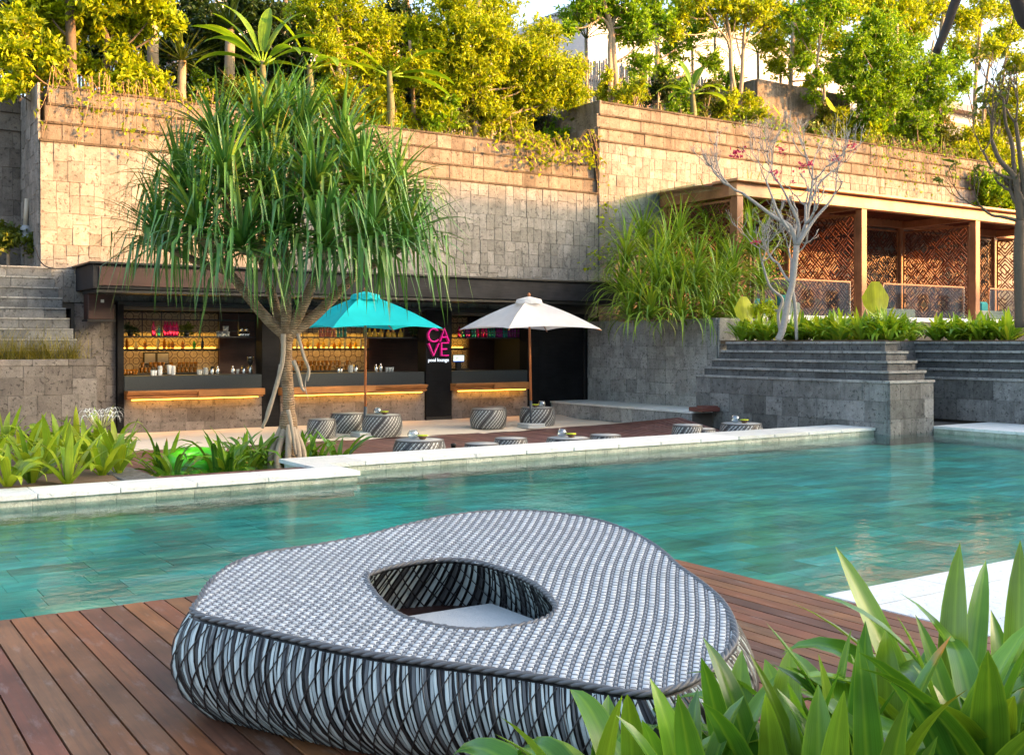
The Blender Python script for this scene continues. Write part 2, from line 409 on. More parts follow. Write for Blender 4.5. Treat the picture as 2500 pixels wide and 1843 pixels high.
# ------------------------------------------------------------------ ground, pool, decks
struct(MB().add([(-600, -600, -1.7), (600, -600, -1.7), (600, 600, -1.7), (-600, 600, -1.7)], [(0, 1, 2, 3)]).build('ground', M['ground']))
DX, DY = 5.42, 6.86
struct(MB().add([(-12, 4.64, WATER), (18.2, 4.64, WATER), (18.2, 14.3, WATER), (-12, 14.3, WATER)], [(0, 1, 2, 3)]).build('pool_water', M['water']))
pf = struct(MB().box((-12, 4, -1.5), (18.4, 14.4, -.29)).build('pool_floor', M['pooljoint']))
mb = MB(); y = 4.64
while y < 13.9:
    x = -8-rnd.random()*.5
    while x < 18.2:
        mb.bbox((x, y, -.30), (x+.598, y+.2985, -.262-rnd.random()*.004), .003); x += .6
    y += .3
o = mb.build('floor_tiles', M['pooltile'], pf); o['kind'] = 'stuff'
mb = MB(); z = -1.2
pw = struct(MB().box((-12, 12.12, -1.5), (5.64, 12.6, -.003)).box((5.4, 13.09, -1.5), (18.2, 13.8, -.003)).box((5.4, 12.6, -1.5), (5.64, 13.09, -.003)).box((17.96, 4, -1.5), (18.6, 13.09, -.003)).box((5.42, 4.2, -1.5), (18, 4.62, -.06)).build('pool_wall', M['copface']))

# wooden deck in front: every board its own piece
deck = struct(MB().box((-8, -6, -1.6), (DX-.02, DY-.03, -.04)).build('wooden_deck', M['under']))
PL = MB().bbox((-.5, -.5, -.5), (.5, .5, .5), .012)
plm = PL.mesh('plank', M['deck']); fplm = PL.mesh('plank', M['fardeck'])
x = DX; pitch = .1265; k = 0
while x > -3.2:
    x0 = x-pitch+.010
    if x > -2: inst('plank', plm, deck, ((x+x0)/2, (DY-5)/2+.5-.012, -.016+rnd.uniform(-.0012, .0012)), (x-x0, DY+4.0, .032))
    x -= pitch
MB().bbox((-8, DY-.012, -.14), (DX, DY+.012, -.006), .004).build('edge_board', M['deckside'], deck)
MB().bbox((DX+.001, 4.6, -.14), (DX+.02, DY, -.006), .004).build('edge_board', M['deckside'], deck)
# white paving on the right bank
pav = struct(MB().box((DX+.02, -6, -1.5), (26, 4.62, -.05)).build('white_paving', M['joint']))
pvm = PL.mesh('paving_slab', M['paver'])
x = DX+.02
while x < 20:
    inst('paving_slab', pvm, pav, (x+.45, 4.475, -.02), (.894, .35, .045)); x += .9
y = 4.29
for r_ in range(8):
    x = DX+.02+(r_ % 2)*.0
    while x < 17:
        inst('paving_slab', pvm, pav, (x+.6, y-.3, -.021+rnd.uniform(-.001, .001)), (1.196, .594, .045)); x += 1.2
    y -= .6

# far coping in slabs with the pale tile band below them
cop = tag(struct(MB().box((-12, 12.14, -.06), (5.6, 12.64, .0)).box((5.42, 12.66, -.06), (5.6, 13.1, 0.0)).box((5.42, 13.12, -.06), (16.6, 13.85, .0)).box((17.98, 4.2, -.06), (19.6, 13.8, 0)).build('pool_coping', M['joint'])))
cm = PL.mesh('coping_slab', M['coping']); fm = PL.mesh('face_tile', M['copface'])
x = -9.6
while x < 5.0:
    L = .83 if x+.83 < 4.9 else 5.69-x
    inst('coping_slab', cm, cop, (x+L/2, 12.345, .024), (L-.009, .63, .052)); x += L
inst('coping_slab', cm, cop, (5.53, 12.835, .0235), (.32, .34, .052))
x = 5.36
while x < 16.6:
    L = min(.86, 16.68-x); inst('coping_slab', cm, cop, (x+L/2, 13.465, .024), (L-.009, .91, .052)); x += L
y = 12.7
while y > 3: inst('coping_slab', cm, cop, (18.8, y-.42, .024), (1.8, .836, .052)); y -= .84
x = -6.
while x < 5.6: L = min(.42, 5.66-x); inst('face_tile', fm, cop, (x+L/2, 12.10, -.095), (L-.004, .05, .19)); x += .42
inst('face_tile', fm, cop, (5.655, 12.35, -.095), (.05, .44, .188)); inst('face_tile', fm, cop, (5.655, 12.8, -.095), (.05, .44, .188))
x = 5.7
while x < 16.6: L = min(.42, 16.68-x); inst('face_tile', fm, cop, (x+L/2, 13.065, -.095), (L-.004, .05, .19)); x += .42
y = 12.7
while y > 5: inst('face_tile', fm, cop, (17.945, y-.21, -.095), (.05, .416, .19)); y -= .42

# far terrace: sand, boards, planting beds
struct(MB().box((3.6, 13.9, -1.6), (17, 26.5, SND-.17)).build('terrace_base', M['soil']))
mb = MB(); nx, ny = 90, 34
def sandz(x, y):
    return SND+.018*math.sin(x*2.1+y)*math.sin(y*3.1)+.014*math.sin(x*5.3+1)*math.cos(y*4.7)+(.05*max(0, (y-21.7)/.7) if y > 21.7 else 0)
g = [(3.7+(16.4-3.7)*i/nx, 18.9+(22.9-18.9)*j/ny) for j in range(ny+1) for i in range(nx+1)]
mb.add([(a, b, sandz(a, b)) for a, b in g], [(j*(nx+1)+i, j*(nx+1)+i+1, (j+1)*(nx+1)+i+1, (j+1)*(nx+1)+i) for j in range(ny) for i in range(nx)])
mb.smooth = True; struct(mb.build('sand', M['sand']))
fd = struct(MB().box((3.7, 15.65, SND-.16), (15.6, 19.1, SND-.045)).box((7.45, 13.93, SND-.16), (15.6, 15.65, SND-.045)).build('bar_deck', M['under']))
x = 3.75
while x < 15.55:
    y0 = 15.62 if x < 7.4 else 13.93
    y1 = 19.15 if x < 13.4 else 19.3
    if x < 12.9: inst('plank', fplm, fd, (x+.061, (y0+y1)/2, SND-.02+rnd.uniform(-.0012, .0012)), (.120, y1-y0, .032))
    else:
        y2 = 15.6; inst('plank', fplm, fd, (x+.061, (y0+y2)/2, SND-.02), (.120, y2-y0, .032))
        u = min(1, (x-12.9)/2.7); yb = 19.2+.25*u; zf = SND+(.05-SND)*u**1.6
        ys = yb; yf = 17.25; f = MB()
        f.add([(x, y2, SND-.03), (x+.12, y2, SND-.03), (x+.12, yf, zf-.03), (x, yf, zf-.03), (x, y2, SND+.004), (x+.12, y2, SND+.004), (x+.12, yf, zf), (x, yf, zf)],
              [(0, 3, 2, 1), (4, 5, 6, 7), (0, 1, 5, 4), (1, 2, 6, 5), (2, 3, 7, 6), (3, 0, 4, 7)])
        f.add([(x, yf, zf-.03), (x+.12, yf, zf-.03), (x+.12, yb, SND-.03), (x, yb, SND-.03), (x, yf, zf), (x+.12, yf, zf), (x+.12, yb, SND+.004), (x, yb, SND+.004)],
              [(0, 3, 2, 1), (4, 5, 6, 7), (0, 1, 5, 4), (1, 2, 6, 5), (2, 3, 7, 6), (3, 0, 4, 7)])
        f.build('plank', M['fardeck'], fd)
    x += .1265
MB().bbox((3.7, 15.59, SND-.17), (7.42, 15.62, SND-.004), .004).build('edge_board', M['deckside'], fd)
MB().bbox((7.42, 13.90, SND-.17), (15.6, 13.925, SND-.004), .004).build('edge_board', M['deckside'], fd)
# soil of the bed by the pool edge and of the bed round the pandanus
def soil_sheet(name, x0, x1, y0, y1, z, nx, ny, amp):
    mb = MB(); g = [(x0+(x1-x0)*i/nx, y0+(y1-y0)*j/ny) for j in range(ny+1) for i in range(nx+1)]
    mb.add([(a, b, z+amp*math.sin(a*7+b*3)*math.cos(b*9-a)+amp*rnd.uniform(-.5, .5)) for a, b in g], [(j*(nx+1)+i, j*(nx+1)+i+1, (j+1)*(nx+1)+i+1, (j+1)*(nx+1)+i) for j in range(ny) for i in range(nx)])
    mb.smooth = True; return struct(mb.build(name, M['soil']))
struct(MB().box((-9, 12.66, -1.6), (3.04, 21.2, -.03)).build('bed_base', M['soil']))
soil_sheet('planting_bed', -6, 3.05, 12.68, 21.2, .035, 90, 80, .02)
soil_sheet('planting_bed', 3.5, 7.42, 13.93, 15.6, SND-.1, 40, 16, .015)
mb = MB().bbox((3.06, 12.68, -.2), (3.46, 14.1, .04), .01); o = mb.build('stone_path', M['greystone']); struct(o)
sdk = struct(MB().box((3.48, 12.68, -.2), (5.38, 13.12, -.02)).build('small_deck', M['under']))
x = 3.48
while x < 5.3: inst('plank', fplm, sdk, (x+.061, 12.9, -.002), (.120, .44, .034)); x += .1265
MB().bbox((3.47, 13.12, -.6), (5.4, 13.9, -.45), .01)
# ------------------------------------------------------------------ stone walls
def wall_thing(name, label): return thing(name, label, 'wall')
def ledge(B, axis, plane, u0, u1, z, mat, out=.03, h=.032, L=(.6, 1.1)):
    u = u0
    while u < u1-.02:
        l = rnd.uniform(*L)
        if u1-(u+l) < .3: l = u1-u
        lo, hi = ((u, plane-out, z-h), (u+l, plane+.1, z)) if axis == 'x' else ((plane-out, u, z-h), (plane+.1, u+l, z))
        B.box(lo, hi, mat, .003); u += l
# long wall above the bar (lower part of its top, left)
W1 = thing('stone_wall', 'tall tan tuff block wall above the pool bar, with stepped weathered top courses', 'wall', (10, YW, SND))
B = Blocks(W1, 'stone_block')
XL, XS = 3.84, 17.55
MB().box((XL+.03, YW+.012, 2.3), (XS, 25, 5.6)).box((XL+.06, YW+.10, 5.6), (XS, 25, 5.98)).box((XL+.14, YW+.19, 5.98), (XS, 25, 6.36)).box((XL+.22, YW+.28, 6.36), (XS, 25, 6.73)).build('core', M['joint'], W1)
MB().box((4.4, YW-.06, SND-.1), (5.2, YW+.4, 2.3)).build('core', M['joint'], W1)
B.face('x', YW, XL, XS, 2.42, 5.6, M['wall'])
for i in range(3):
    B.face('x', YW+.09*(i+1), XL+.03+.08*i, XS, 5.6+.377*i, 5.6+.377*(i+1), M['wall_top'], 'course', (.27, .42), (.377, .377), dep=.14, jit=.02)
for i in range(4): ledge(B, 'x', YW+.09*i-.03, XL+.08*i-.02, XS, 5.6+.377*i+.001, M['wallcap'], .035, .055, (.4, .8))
B.face('x', YW-.07, 4.45, 5.24, SND, 2.4, M['barstone'], 'patch', (.2, .34))
B.face('y', XL, YW+.03, 24.6, 2.9, 6.7, M['wall'], 'patch')
B.done()
# recess wall on the far left
W0 = thing('stone_wall', 'shaded recessed stone wall beside the stepped stone blocks, under the leafy yellow tree', 'wall', (0, 24.7, SND))
B = Blocks(W0, 'stone_block', 120)
MB().box((-7, 24.71, 2.0), (XL, 25.2, 6.8)).build('core', M['joint'], W0)
B.face('x', 24.7, -2, XL-.03, 2.6, 5.7, M['leftstone']); 
for i in range(3): B.face('x', 24.7-.05*i, -2, XL-.03, 5.7+.37*i, 5.7+.37*(i+1), M['leftstone'], 'course', (.3, .45), (.37, .37), dep=.1)
B.done()
# higher wall to the right
W2 = thing('stone_wall', 'higher long tuff wall behind the cabana, with ledged weathered courses along its top', 'wall', (26, YW, SND))
B = Blocks(W2, 'stone_block')
XR = 36.5
MB().box((XS+.02, YW-.03, 2.1), (XR, 25, 7.0)).box((XS+.05, YW+.06, 7.0), (XR, 26, 7.37)).box((XS+.13, YW+.15, 7.37), (XR, 26, 7.74)).box((XS+.21, YW+.24, 7.74), (XR, 26, 8.1)).build('core', M['joint'], W2)
B.face('x', YW-.04, XS, XR, 3.0, 7.0, M['wall'])
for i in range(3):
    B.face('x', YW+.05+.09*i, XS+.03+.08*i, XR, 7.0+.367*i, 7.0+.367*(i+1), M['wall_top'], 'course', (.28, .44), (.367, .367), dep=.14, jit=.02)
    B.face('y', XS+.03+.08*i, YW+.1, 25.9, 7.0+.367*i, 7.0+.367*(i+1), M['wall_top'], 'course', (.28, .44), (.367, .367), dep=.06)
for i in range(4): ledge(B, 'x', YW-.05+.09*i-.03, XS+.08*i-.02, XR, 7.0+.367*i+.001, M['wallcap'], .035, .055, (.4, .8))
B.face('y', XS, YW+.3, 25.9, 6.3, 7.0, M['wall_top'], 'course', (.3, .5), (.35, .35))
B.done()
# stone block standing on the upper terrace
c0 = gy(1847, 193, 25.2); XBk = c0[0]; ZB = c0[2]
W3 = thing('stone_block_wall', 'squat square stone tower of stacked ledged courses among the trees above the wall', 'wall', (XBk+2, 26, 7.8))
B = Blocks(W3, 'stone_block', 120)
hh = .45
for i in range(6):
    z1 = ZB-hh*i; ins = -.05*i
    MB().box((XBk+ins+.04, 25.2+ins+.04, z1-hh), (XBk+4.6-ins, 29, z1-.01)).build('core', M['joint'], W3)
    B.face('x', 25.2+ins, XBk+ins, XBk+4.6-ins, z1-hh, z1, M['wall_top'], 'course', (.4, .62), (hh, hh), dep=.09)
    B.face('y', XBk+ins, 25.26+ins, 29, z1-hh, z1, M['greystone'], 'course', (.4, .62), (hh, hh), dep=.09)
B.done()
# terrace ground held by the walls
struct(MB().box((-10, 24.72+.5, -1.6), (XL, 60, 6.55)).box((XL+.2, YW+.5, 2.3), (XS+.1, 60, 6.5)).box((XS+.2, YW+.5, 2.3), (60, 60, 7.85)).box((17.8, 26.6, -1.6), (60, 60, 2.4)).box((-10, 27, -1.6), (17.8, 60, 2.4)).build('upper_terrace', M['soil']))

# stepped planter with lilies at the right
PX, PY, PR = 16.65, 12.72, 17.9
W4 = thing('stone_planter', 'long dark grey stone planter with four stepped ledges, standing in the pool edge', 'planter', (PX, PY, WATER))
B = Blocks(W4, 'stone_block')
core = MB().box((PX+.02, PY+.02, -1.4), (PR-.02, 17.8, .90)).box((PR-.05, 14.32, -.2), (30, 17.2, .90)).box((19.72, 2, -.2), (30, 14.4, .90))
B.face('y', PX, PY+.03, 17.82, SND, .92, M['greystone'], 'course', (.42, .72), (.34, .42), dep=.07, jit=.01)
B.face('x', PY, PX-.03, PR, -.14, .92, M['greystone'], 'course', (.3, .6), (.34, .42), dep=.07, jit=.01)
B.face('y', 19.7, 3, 14.3, .05, .92, M['greystone'], 'course', (.42, .72), (.34, .42), dep=.07, jit=.01)
B.face('x', 14.3, PR, 19.72, .05, .92, M['greystone'], 'course', (.42, .72), (.34, .42), dep=.07, jit=.01)
for i in range(4):
    ins = .115*(i+1); z0 = .92+.183*i; z1 = z0+.183
    core.box((PX+ins+.03, PY+ins+.03, z0-.02), (PR-ins-.03, 17.8-ins, z1-.012)).box((PR-.2, 14.32+ins, z0-.02), (30, 17.2, z1-.012)).box((19.73+ins, 2, z0-.02), (30, 14.6, z1-.012))
    B.face('y', PX+ins, PY+ins+.06, 17.8-ins, z0, z1, M['greydark'], 'course', (.7, 1.25), (.183, .183), dep=.12, jit=.006)
    B.face('x', PY+ins, PX+ins-.04, PR-ins, z0, z1, M['greydark'], 'course', (.45, .8), (.183, .183), dep=.12, jit=.006)
    B.face('y', 19.7+ins, 3, 14.3+ins, z0, z1, M['greydark'], 'course', (.7, 1.25), (.183, .183), dep=.12, jit=.006)
    B.face('x', 14.3+ins, PR-ins, 19.7+ins, z0, z1, M['greydark'], 'course', (.7, 1.25), (.183, .183), dep=.12, jit=.006)
    o2 = .04
    ledge(B, 'y', PX+ins-o2, PY+ins+.02, 17.8-ins, z1+.001, M['greycap'], .03, .05); ledge(B, 'x', PY+ins-o2, PX+ins-.08, PR-ins+.02, z1+.0015, M['greycap'], .03, .05); ledge(B, 'y', 19.7+ins-o2, 3, 14.3+ins, z1+.001, M['greycap'], .03, .05)
ledge(B, 'y', PX-.03, PY+.02, 17.82, .925, M['greycap'], .03, .05); ledge(B, 'x', PY-.03, PX-.07, PR+.02, .9255, M['greycap'], .03, .05); ledge(B, 'y', 19.67, 3, 14.3, .925, M['greycap'], .03, .05)
core.build('core', M['joint'], W4); B.done()
MB().box((PX+.5, PY+.5, 1.6), (PR-.4, 17.6, 1.68)).box((PR-.5, 14.8, 1.6), (30, 17.2, 1.68)).box((20.2, 2, 1.6), (30, 14.9, 1.68)).build('soil', M['soil'], W4)

# podium under the cabana and the low step before it
W5 = thing('podium_wall', 'smooth grey stone podium wall beside the dark doorway, below the strap-leaved bush', 'wall', (17.2, 17.7, SND))
B = Blocks(W5, 'stone_block', 250)
MB().box((17.22, 17.72, -1.2), (36.5, YW-.05, 2.18)).build('core', M['joint'], W5)
MB().box((17.22, YW-.05, -1.2), (18.0, 24.5, 2.18)).build('core', M['joint'], W5)
B.face("y", 17.2, 17.74, 24.3, SND, 2.19, M['podium'], 'patch', (.24, .4))
B.face("x", 17.7, 17.17, 20.5, 1.3, 2.19, M['podium'], 'patch', (.24, .4))
B.done()
st = struct(MB().box((16.02, 17.3, SND-.2), (17.21, 23.9, .10)).build('stone_step', M['joint']))
B = Blocks(st, 'step_slab'); 
y = 17.3
while y < 23.8: B.box((15.96, y, .10), (17.19, min(y+.62, 23.9), .147), M['coping']); y += .62
y = 17.3
while y < 23.8: B.box((15.985, y, SND), (16.03, min(y+.4, 23.9), .10), M['podium']); y += .4
B.done()
tag(MB().bbox((16.05, 17.0, .148), (16.55, 17.45, .235), .008).bbox((16.25, 17.05, .236), (16.55, 17.4, .262), .006).build('wooden_step', M['deckside']), 'small dark red wooden step against the grey podium wall by the stepped planter', 'step')

# stepped stone blocks and the grass planter at the left
W6 = thing('stone_planter', 'brown stone planter box overgrown with golden grass, left of the bar', 'planter', (2, 21.2, 0))
B = Blocks(W6, 'stone_block', 150)
MB().box((-4, 21.22, -.3), (4.55, 22.2, 1.27)).box((-4, 21.6, 1.27), (4.4, 22.1, 1.3)).build('core', M['joint'], W6)
B.face('x', 21.2, -1.5, 4.58, -.05, 1.20, M['leftstone'], 'patch', (.28, .5))
x = -1.5
while x < 4.5: B.box((x, 21.15, 1.2), (min(x+.62, 4.6), 21.5, 1.32), M['leftstone']); x += .62
B.done()
W7 = thing('stepped_wall', 'pile of grey stone steps narrowing upward, left of the bar roof', 'wall', (2, 21.9, 1.3))
B = Blocks(W7, 'stone_block', 150)
n = 9
for i in range(n):
    z0 = 1.3+i*.2; y0 = 21.75+i*.085; xr = 4.42-.05*i
    MB().box((-4, y0+.03, z0), (xr-.02, 24.7, z0+.19)).build('core', M['joint'], W7)
    x = -1.2+rnd.random()*.4
    while x < xr-.05:
        L = rnd.uniform(.55, 1.0)
        if xr-(x+L) < .3: L = xr-x
        B.box((x, y0, z0), (x+L, y0+.3, z0+.165), M['stepstone']); B.box((x, y0-.02, z0+.166), (x+L, y0+.3, z0+.199), M['greycap']); x += L
    B.box((xr-.03, y0+.3, z0), (xr, 23.2, z0+.198), M['stepstone'])
B.done()
# ------------------------------------------------------------------ the pool bar
def bx(px, Y=YB): return float(gy(px, 900, Y)[0])
BAR = thing('pool_bar', 'pool bar under a black beam roof, with lit shelves and timber ledges', 'bar', (10, YB, SND))
SEC = [(bx(302), bx(638)), (bx(683), bx(1035)), (bx(1101), bx(1286))]
MB().bbox((4.49, 21.07, 2.64), (17.5, YW-.02, 3.1), .01).build('roof_beam', M['beamwood'], BAR)
MB().bbox((4.42, 21.0, 3.1), (17.5, YW-.03, 3.14), .006).build('roof_cap', M['black'], BAR)
MB().bbox((4.6, 21.04, 2.70), (7.4, 21.075, 3.05), .004).build('fascia_board', M['brownwood'], BAR)
MB().bbox((4.56, 21.12, 2.57), (17.4, 22.3, 2.635), .004).build('soffit', M['black'], BAR)
bxm = thing('wall_box', 'dark brown wooden box hanging under the beam, by the stepped stones', 'box', gy(248, 760, 21.9))
a = gy(215, 728, 21.9); b = gy(278, 780, 21.9)
MB().bbox((a[0], 21.9, b[2]), (b[0], 22.3, a[2]+.1), .01).build('body', M['brownwood'], bxm)
MB().bbox((a[0]-.03, 21.85, b[2]-.04), (b[0]+.03, 22.32, b[2]-.002), .005).build('lip', M['black'], bxm)
p = gy(250, 735, 21.89); MB().box((p[0]-.03, 21.885, p[2]-.03), (p[0]+.03, 21.897, p[2]+.03)).build('sticker', m_plain('sticker', (.6, .6, .55)), bxm)
# black frame, posts and door
def post(px0, px1, z1=2.4, Y0=YB-.02, name='post'):
    MB().bbox((bx(px0), Y0, SND-.05), (bx(px1), YB+.35, z1), .006).build(name, M['blackwood'], BAR)
post(286, 302); post(639, 682); post(1037, 1100, 2.4, YB-.06, 'sign_pillar'); post(1287, 1317)
MB().bbox((bx(1037)-.0, YB-.085, SND-.03), (bx(1100), YB-.062, SND+.12), .004).build('plinth', M['black'], BAR)
MB().bbox((bx(286)+.002, YB-.015, 2.36), (bx(1317)-.002, YB+.3, 2.46), .006).build('lintel', M['black'], BAR)
MB().bbox((bx(1317)+.003, YB+.12, SND), (17.19, YB+.2, 2.5), .004).build('door', M['blackwood'], BAR)
MB().bbox((bx(1430), YB+.06, SND), (bx(1433), YB+.118, 2.4), .004).build('door_stile', M['black'], BAR)
MB().bbox((bx(1317), YB+.02, 2.38), (17.35, YB+.3, 2.64), .004).build('door_header', M['black'], BAR)
# interior room
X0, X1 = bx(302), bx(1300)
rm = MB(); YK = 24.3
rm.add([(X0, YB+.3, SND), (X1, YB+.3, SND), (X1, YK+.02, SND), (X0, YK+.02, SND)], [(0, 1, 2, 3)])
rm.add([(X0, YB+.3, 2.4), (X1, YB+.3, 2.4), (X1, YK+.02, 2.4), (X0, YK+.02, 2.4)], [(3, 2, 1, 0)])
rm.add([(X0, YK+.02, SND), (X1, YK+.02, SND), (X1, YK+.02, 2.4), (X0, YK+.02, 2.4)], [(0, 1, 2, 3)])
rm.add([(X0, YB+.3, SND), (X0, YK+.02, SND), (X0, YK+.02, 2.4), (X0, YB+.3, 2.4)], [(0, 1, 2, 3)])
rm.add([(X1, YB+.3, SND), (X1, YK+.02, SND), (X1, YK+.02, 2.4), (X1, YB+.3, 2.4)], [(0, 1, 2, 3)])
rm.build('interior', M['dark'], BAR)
B = Blocks(BAR, 'front_stone', 200)
def area(name, loc, sx, sy, rot, energy, col=(1, .58, .14)):
    l = bpy.data.lights.new(name, 'AREA'); l.shape = 'RECTANGLE'; l.size = sx; l.size_y = sy; l.energy = energy; l.color = col
    o = bpy.data.objects.new(name, l); COL.objects.link(o); o.location = tuple(a_-b_ for a_, b_ in zip(loc, BAR['_w'])); o.rotation_euler = rot; o.parent = BAR; return o
M['led'] = m_emit('led_strip', (1, .50, .06), 1.5)
for i, (a, b) in enumerate(SEC):
    MB().box((a, YB+.02, SND-.1), (b, YB+.5, .6)).build('counter_core', M['joint'], BAR)
    B.face('x', YB, a, b, SND-.05, .56, M['barstone'], 'course', (.36, .62), (.2, .3), dep=.05, jit=.006)
    MB().bbox((a+.002, YB-.03, .64), (b-.002, YB+.62, .95), .006).build('granite_counter', M['granite'], BAR)
    la, lb = (bx(311, 22.1), bx(646, 22.1)) if i == 0 else (bx(690, 22.1), bx(1044, 22.1)) if i == 1 else (bx(1112, 22.1), bx(1295, 22.1))
    ml = (la+lb)/2
    side = (la, ml) if i != 1 else (la+(lb-la)*.62, lb); oth = (ml, lb) if i != 1 else (la, la+(lb-la)*.62)
    lg = MB()
    for z0, z1, y0 in ((.625, .66, 22.06), (.585, .625, 22.10), (.545, .585, 22.16), (.515, .545, 22.12), (.49, .515, 22.17)):
        lg.bbox((side[0], y0, z0), (side[1]-.004, YB-.035, z1-.001), .004)
    lg.build('moulded_ledge', M['teak'], BAR)
    MB().bbox((oth[0], 22.07, .525), (oth[1], YB-.035, .662), .005).bbox((oth[0], 22.10, .49), (oth[1]-.03, YB-.04, .524), .004).build('timber_ledge', M['teak'], BAR)
    o = MB().bbox((a+.12, 22.26, .466), (b-.12, 22.29, .486), .003).build('led_strip', M['led'], BAR)
    area('led_lamp', ((a+b)/2, 22.25, .46), b-a-.3, .03, (math.radians(38), 0, 0), .36*(b-a), (1, .42, .04))
B.done()
# glazed tiles on the back wall
def tile_mat(name, kind):
    t = NT(name); tc = t.new('ShaderNodeTexCoord'); sx = t.new('ShaderNodeSeparateXYZ'); t.l.new(tc.outputs['Object'], sx.inputs[0])
    X, Z = sx.outputs[0], sx.outputs[2]
    def ln(a_, b_): return t.math('SQRT', t.math('ADD', t.math('MULTIPLY', a_, a_), t.math('MULTIPLY', b_, b_)))
    def ring(d, r_, w_): return t.math('LESS_THAN', t.math('ABSOLUTE', t.math('SUBTRACT', d, r_)), w_)
    aX, aZ = t.math('ABSOLUTE', X), t.math('ABSOLUTE', Z); cX, cZ = t.math('SUBTRACT', .5, aX), t.math('SUBTRACT', .5, aZ)
    if kind == 0:
        g = t.math('MAXIMUM', ring(ln(X, Z), .30, .032), ring(ln(cX, cZ), .24, .032))
        g = t.math('MAXIMUM', g, t.math('LESS_THAN', t.math('ADD', aX, aZ), .035))
        g = t.math('MAXIMUM', g, t.math('MULTIPLY', t.math('LESS_THAN', t.math('MINIMUM', aX, aZ), .02), t.math('GREATER_THAN', ln(X, Z), .30)))
    else:
        g = t.math('MAXIMUM', ring(ln(cX, Z), .34, .03), ring(ln(X, cZ), .34, .03))
    c = t.mix(g, (.50, .38, .20), (.13, .08, .04))
    c = t.mix(1, c, t.ramp(t.noise(t.pos(), 22, 3), [(.3, .75), (.7, 1.1)]), 'MULTIPLY')
    t.set(c, .3); return t.m
tm = [PL.mesh('wall_tile', tile_mat('patterned_tile_a', 0)), PL.mesh('wall_tile', tile_mat('patterned_tile_b', 1))]
def tiles(px0, px1, z0, z1, k, s=.28):
    x = bx(px0, YK)
    while x < bx(px1, YK):
        z = z0
        while z < z1-.05: inst('wall_tile', tm[k], BAR, (x+s/2, YK, z+s/2), (s-.003, .02, s-.003)); z += s
        x += s
tiles(300, 528, .95, 2.35, 0); tiles(628, 640, .95, 2.35, 0); tiles(690, 890, .95, 2.35, 1); tiles(1088, 1138, .95, 2.35, 0); tiles(1223, 1238, .55, 2.0, 0)
# wood panels, shelves
MB().box((bx(535, 24.2), 24.2, SND), (bx(622, 24.2), YK, 2.4)).build('wall_panel', M['brownwood'], BAR)
MB().box((bx(900, 24.2), 24.2, SND), (bx(1080, 24.2), YK, 2.4)).build('wall_panel', M['brownwood'], BAR)
MB().box((bx(1145, 24.2), 24.2, SND), (bx(1220, 24.2), YK, 2.4)).build('wall_panel', M['brownwood'], BAR)
def shelf(pa, pb, Y0, Y1, z, th=.03, name='shelf'):
    return MB().bbox((bx(pa, (Y0+Y1)/2), Y0, z-th), (bx(pb, (Y0+Y1)/2), Y1, z), .003).build(name, M['black'], BAR)
for pa, pb in ((300, 630), (690, 1036), (1102, 1288)):
    shelf(pa, pb, 22.75, 23.05, 1.765)
    shelf(pa, pb, 22.98, 23.02, 2.13, .03, 'rack_rail')
    n = 7 if pb-pa > 200 else 4
    for i in range(n+1):
        xx = bx(pa+(pb-pa)*i/n, 23.0); MB().bbox((xx-.01, 22.99, 1.765), (xx+.01, 23.01, 2.39), .002).build('rack_rod', M['black'], BAR)
    for Yr, z0 in ((22.77, 1.87),):
        MB().bbox((bx(pa, Yr), Yr-.008, z0), (bx(pb, Yr), Yr+.008, z0+.012), .002).build('rack_rail', M['black'], BAR)
for pa, pb in ((300, 535), (690, 900), (1085, 1140)):
    shelf(pa, pb, 24.0, YK-.012, 1.50, .05)
    mid = (bx(pa, 24.1)+bx(pb, 24.1))/2; L = bx(pb, 24.1)-bx(pa, 24.1)
    MB().bbox((bx(pa, 24.1)+.03, 24.25, 1.503), (bx(pb, 24.1)-.03, 24.28, 1.52), .002).build('led_strip', M['led'], BAR)
    area('led_lamp', (mid, 24.16, 1.93), L, .03, (math.radians(-25), 0, 0), 1.4*L, (1, .60, .10))
    area('led_lamp', (mid, 24.05, 2.37), L, .03, (math.radians(28), 0, 0), .7*L, (1, .55, .12))
    area('led_lamp', (mid, 24.05, 1.44), L, .03, (math.radians(28), 0, 0), .35*L, (1, .55, .15))
MB().bbox((bx(352, 24.2), 24.2, 1.15), (bx(412, 24.2), YK-.012, 1.42), .004).build('wall_cabinet', M['dark'], BAR)
for q in (360, 392):
    MB().bbox((bx(q-6, 24.15), 24.18, 1.17), (bx(q+20, 24.15), 24.2, 1.39), .004).build('cabinet_door', m_plain('grey_door', (.25, .24, .22), .35), BAR)

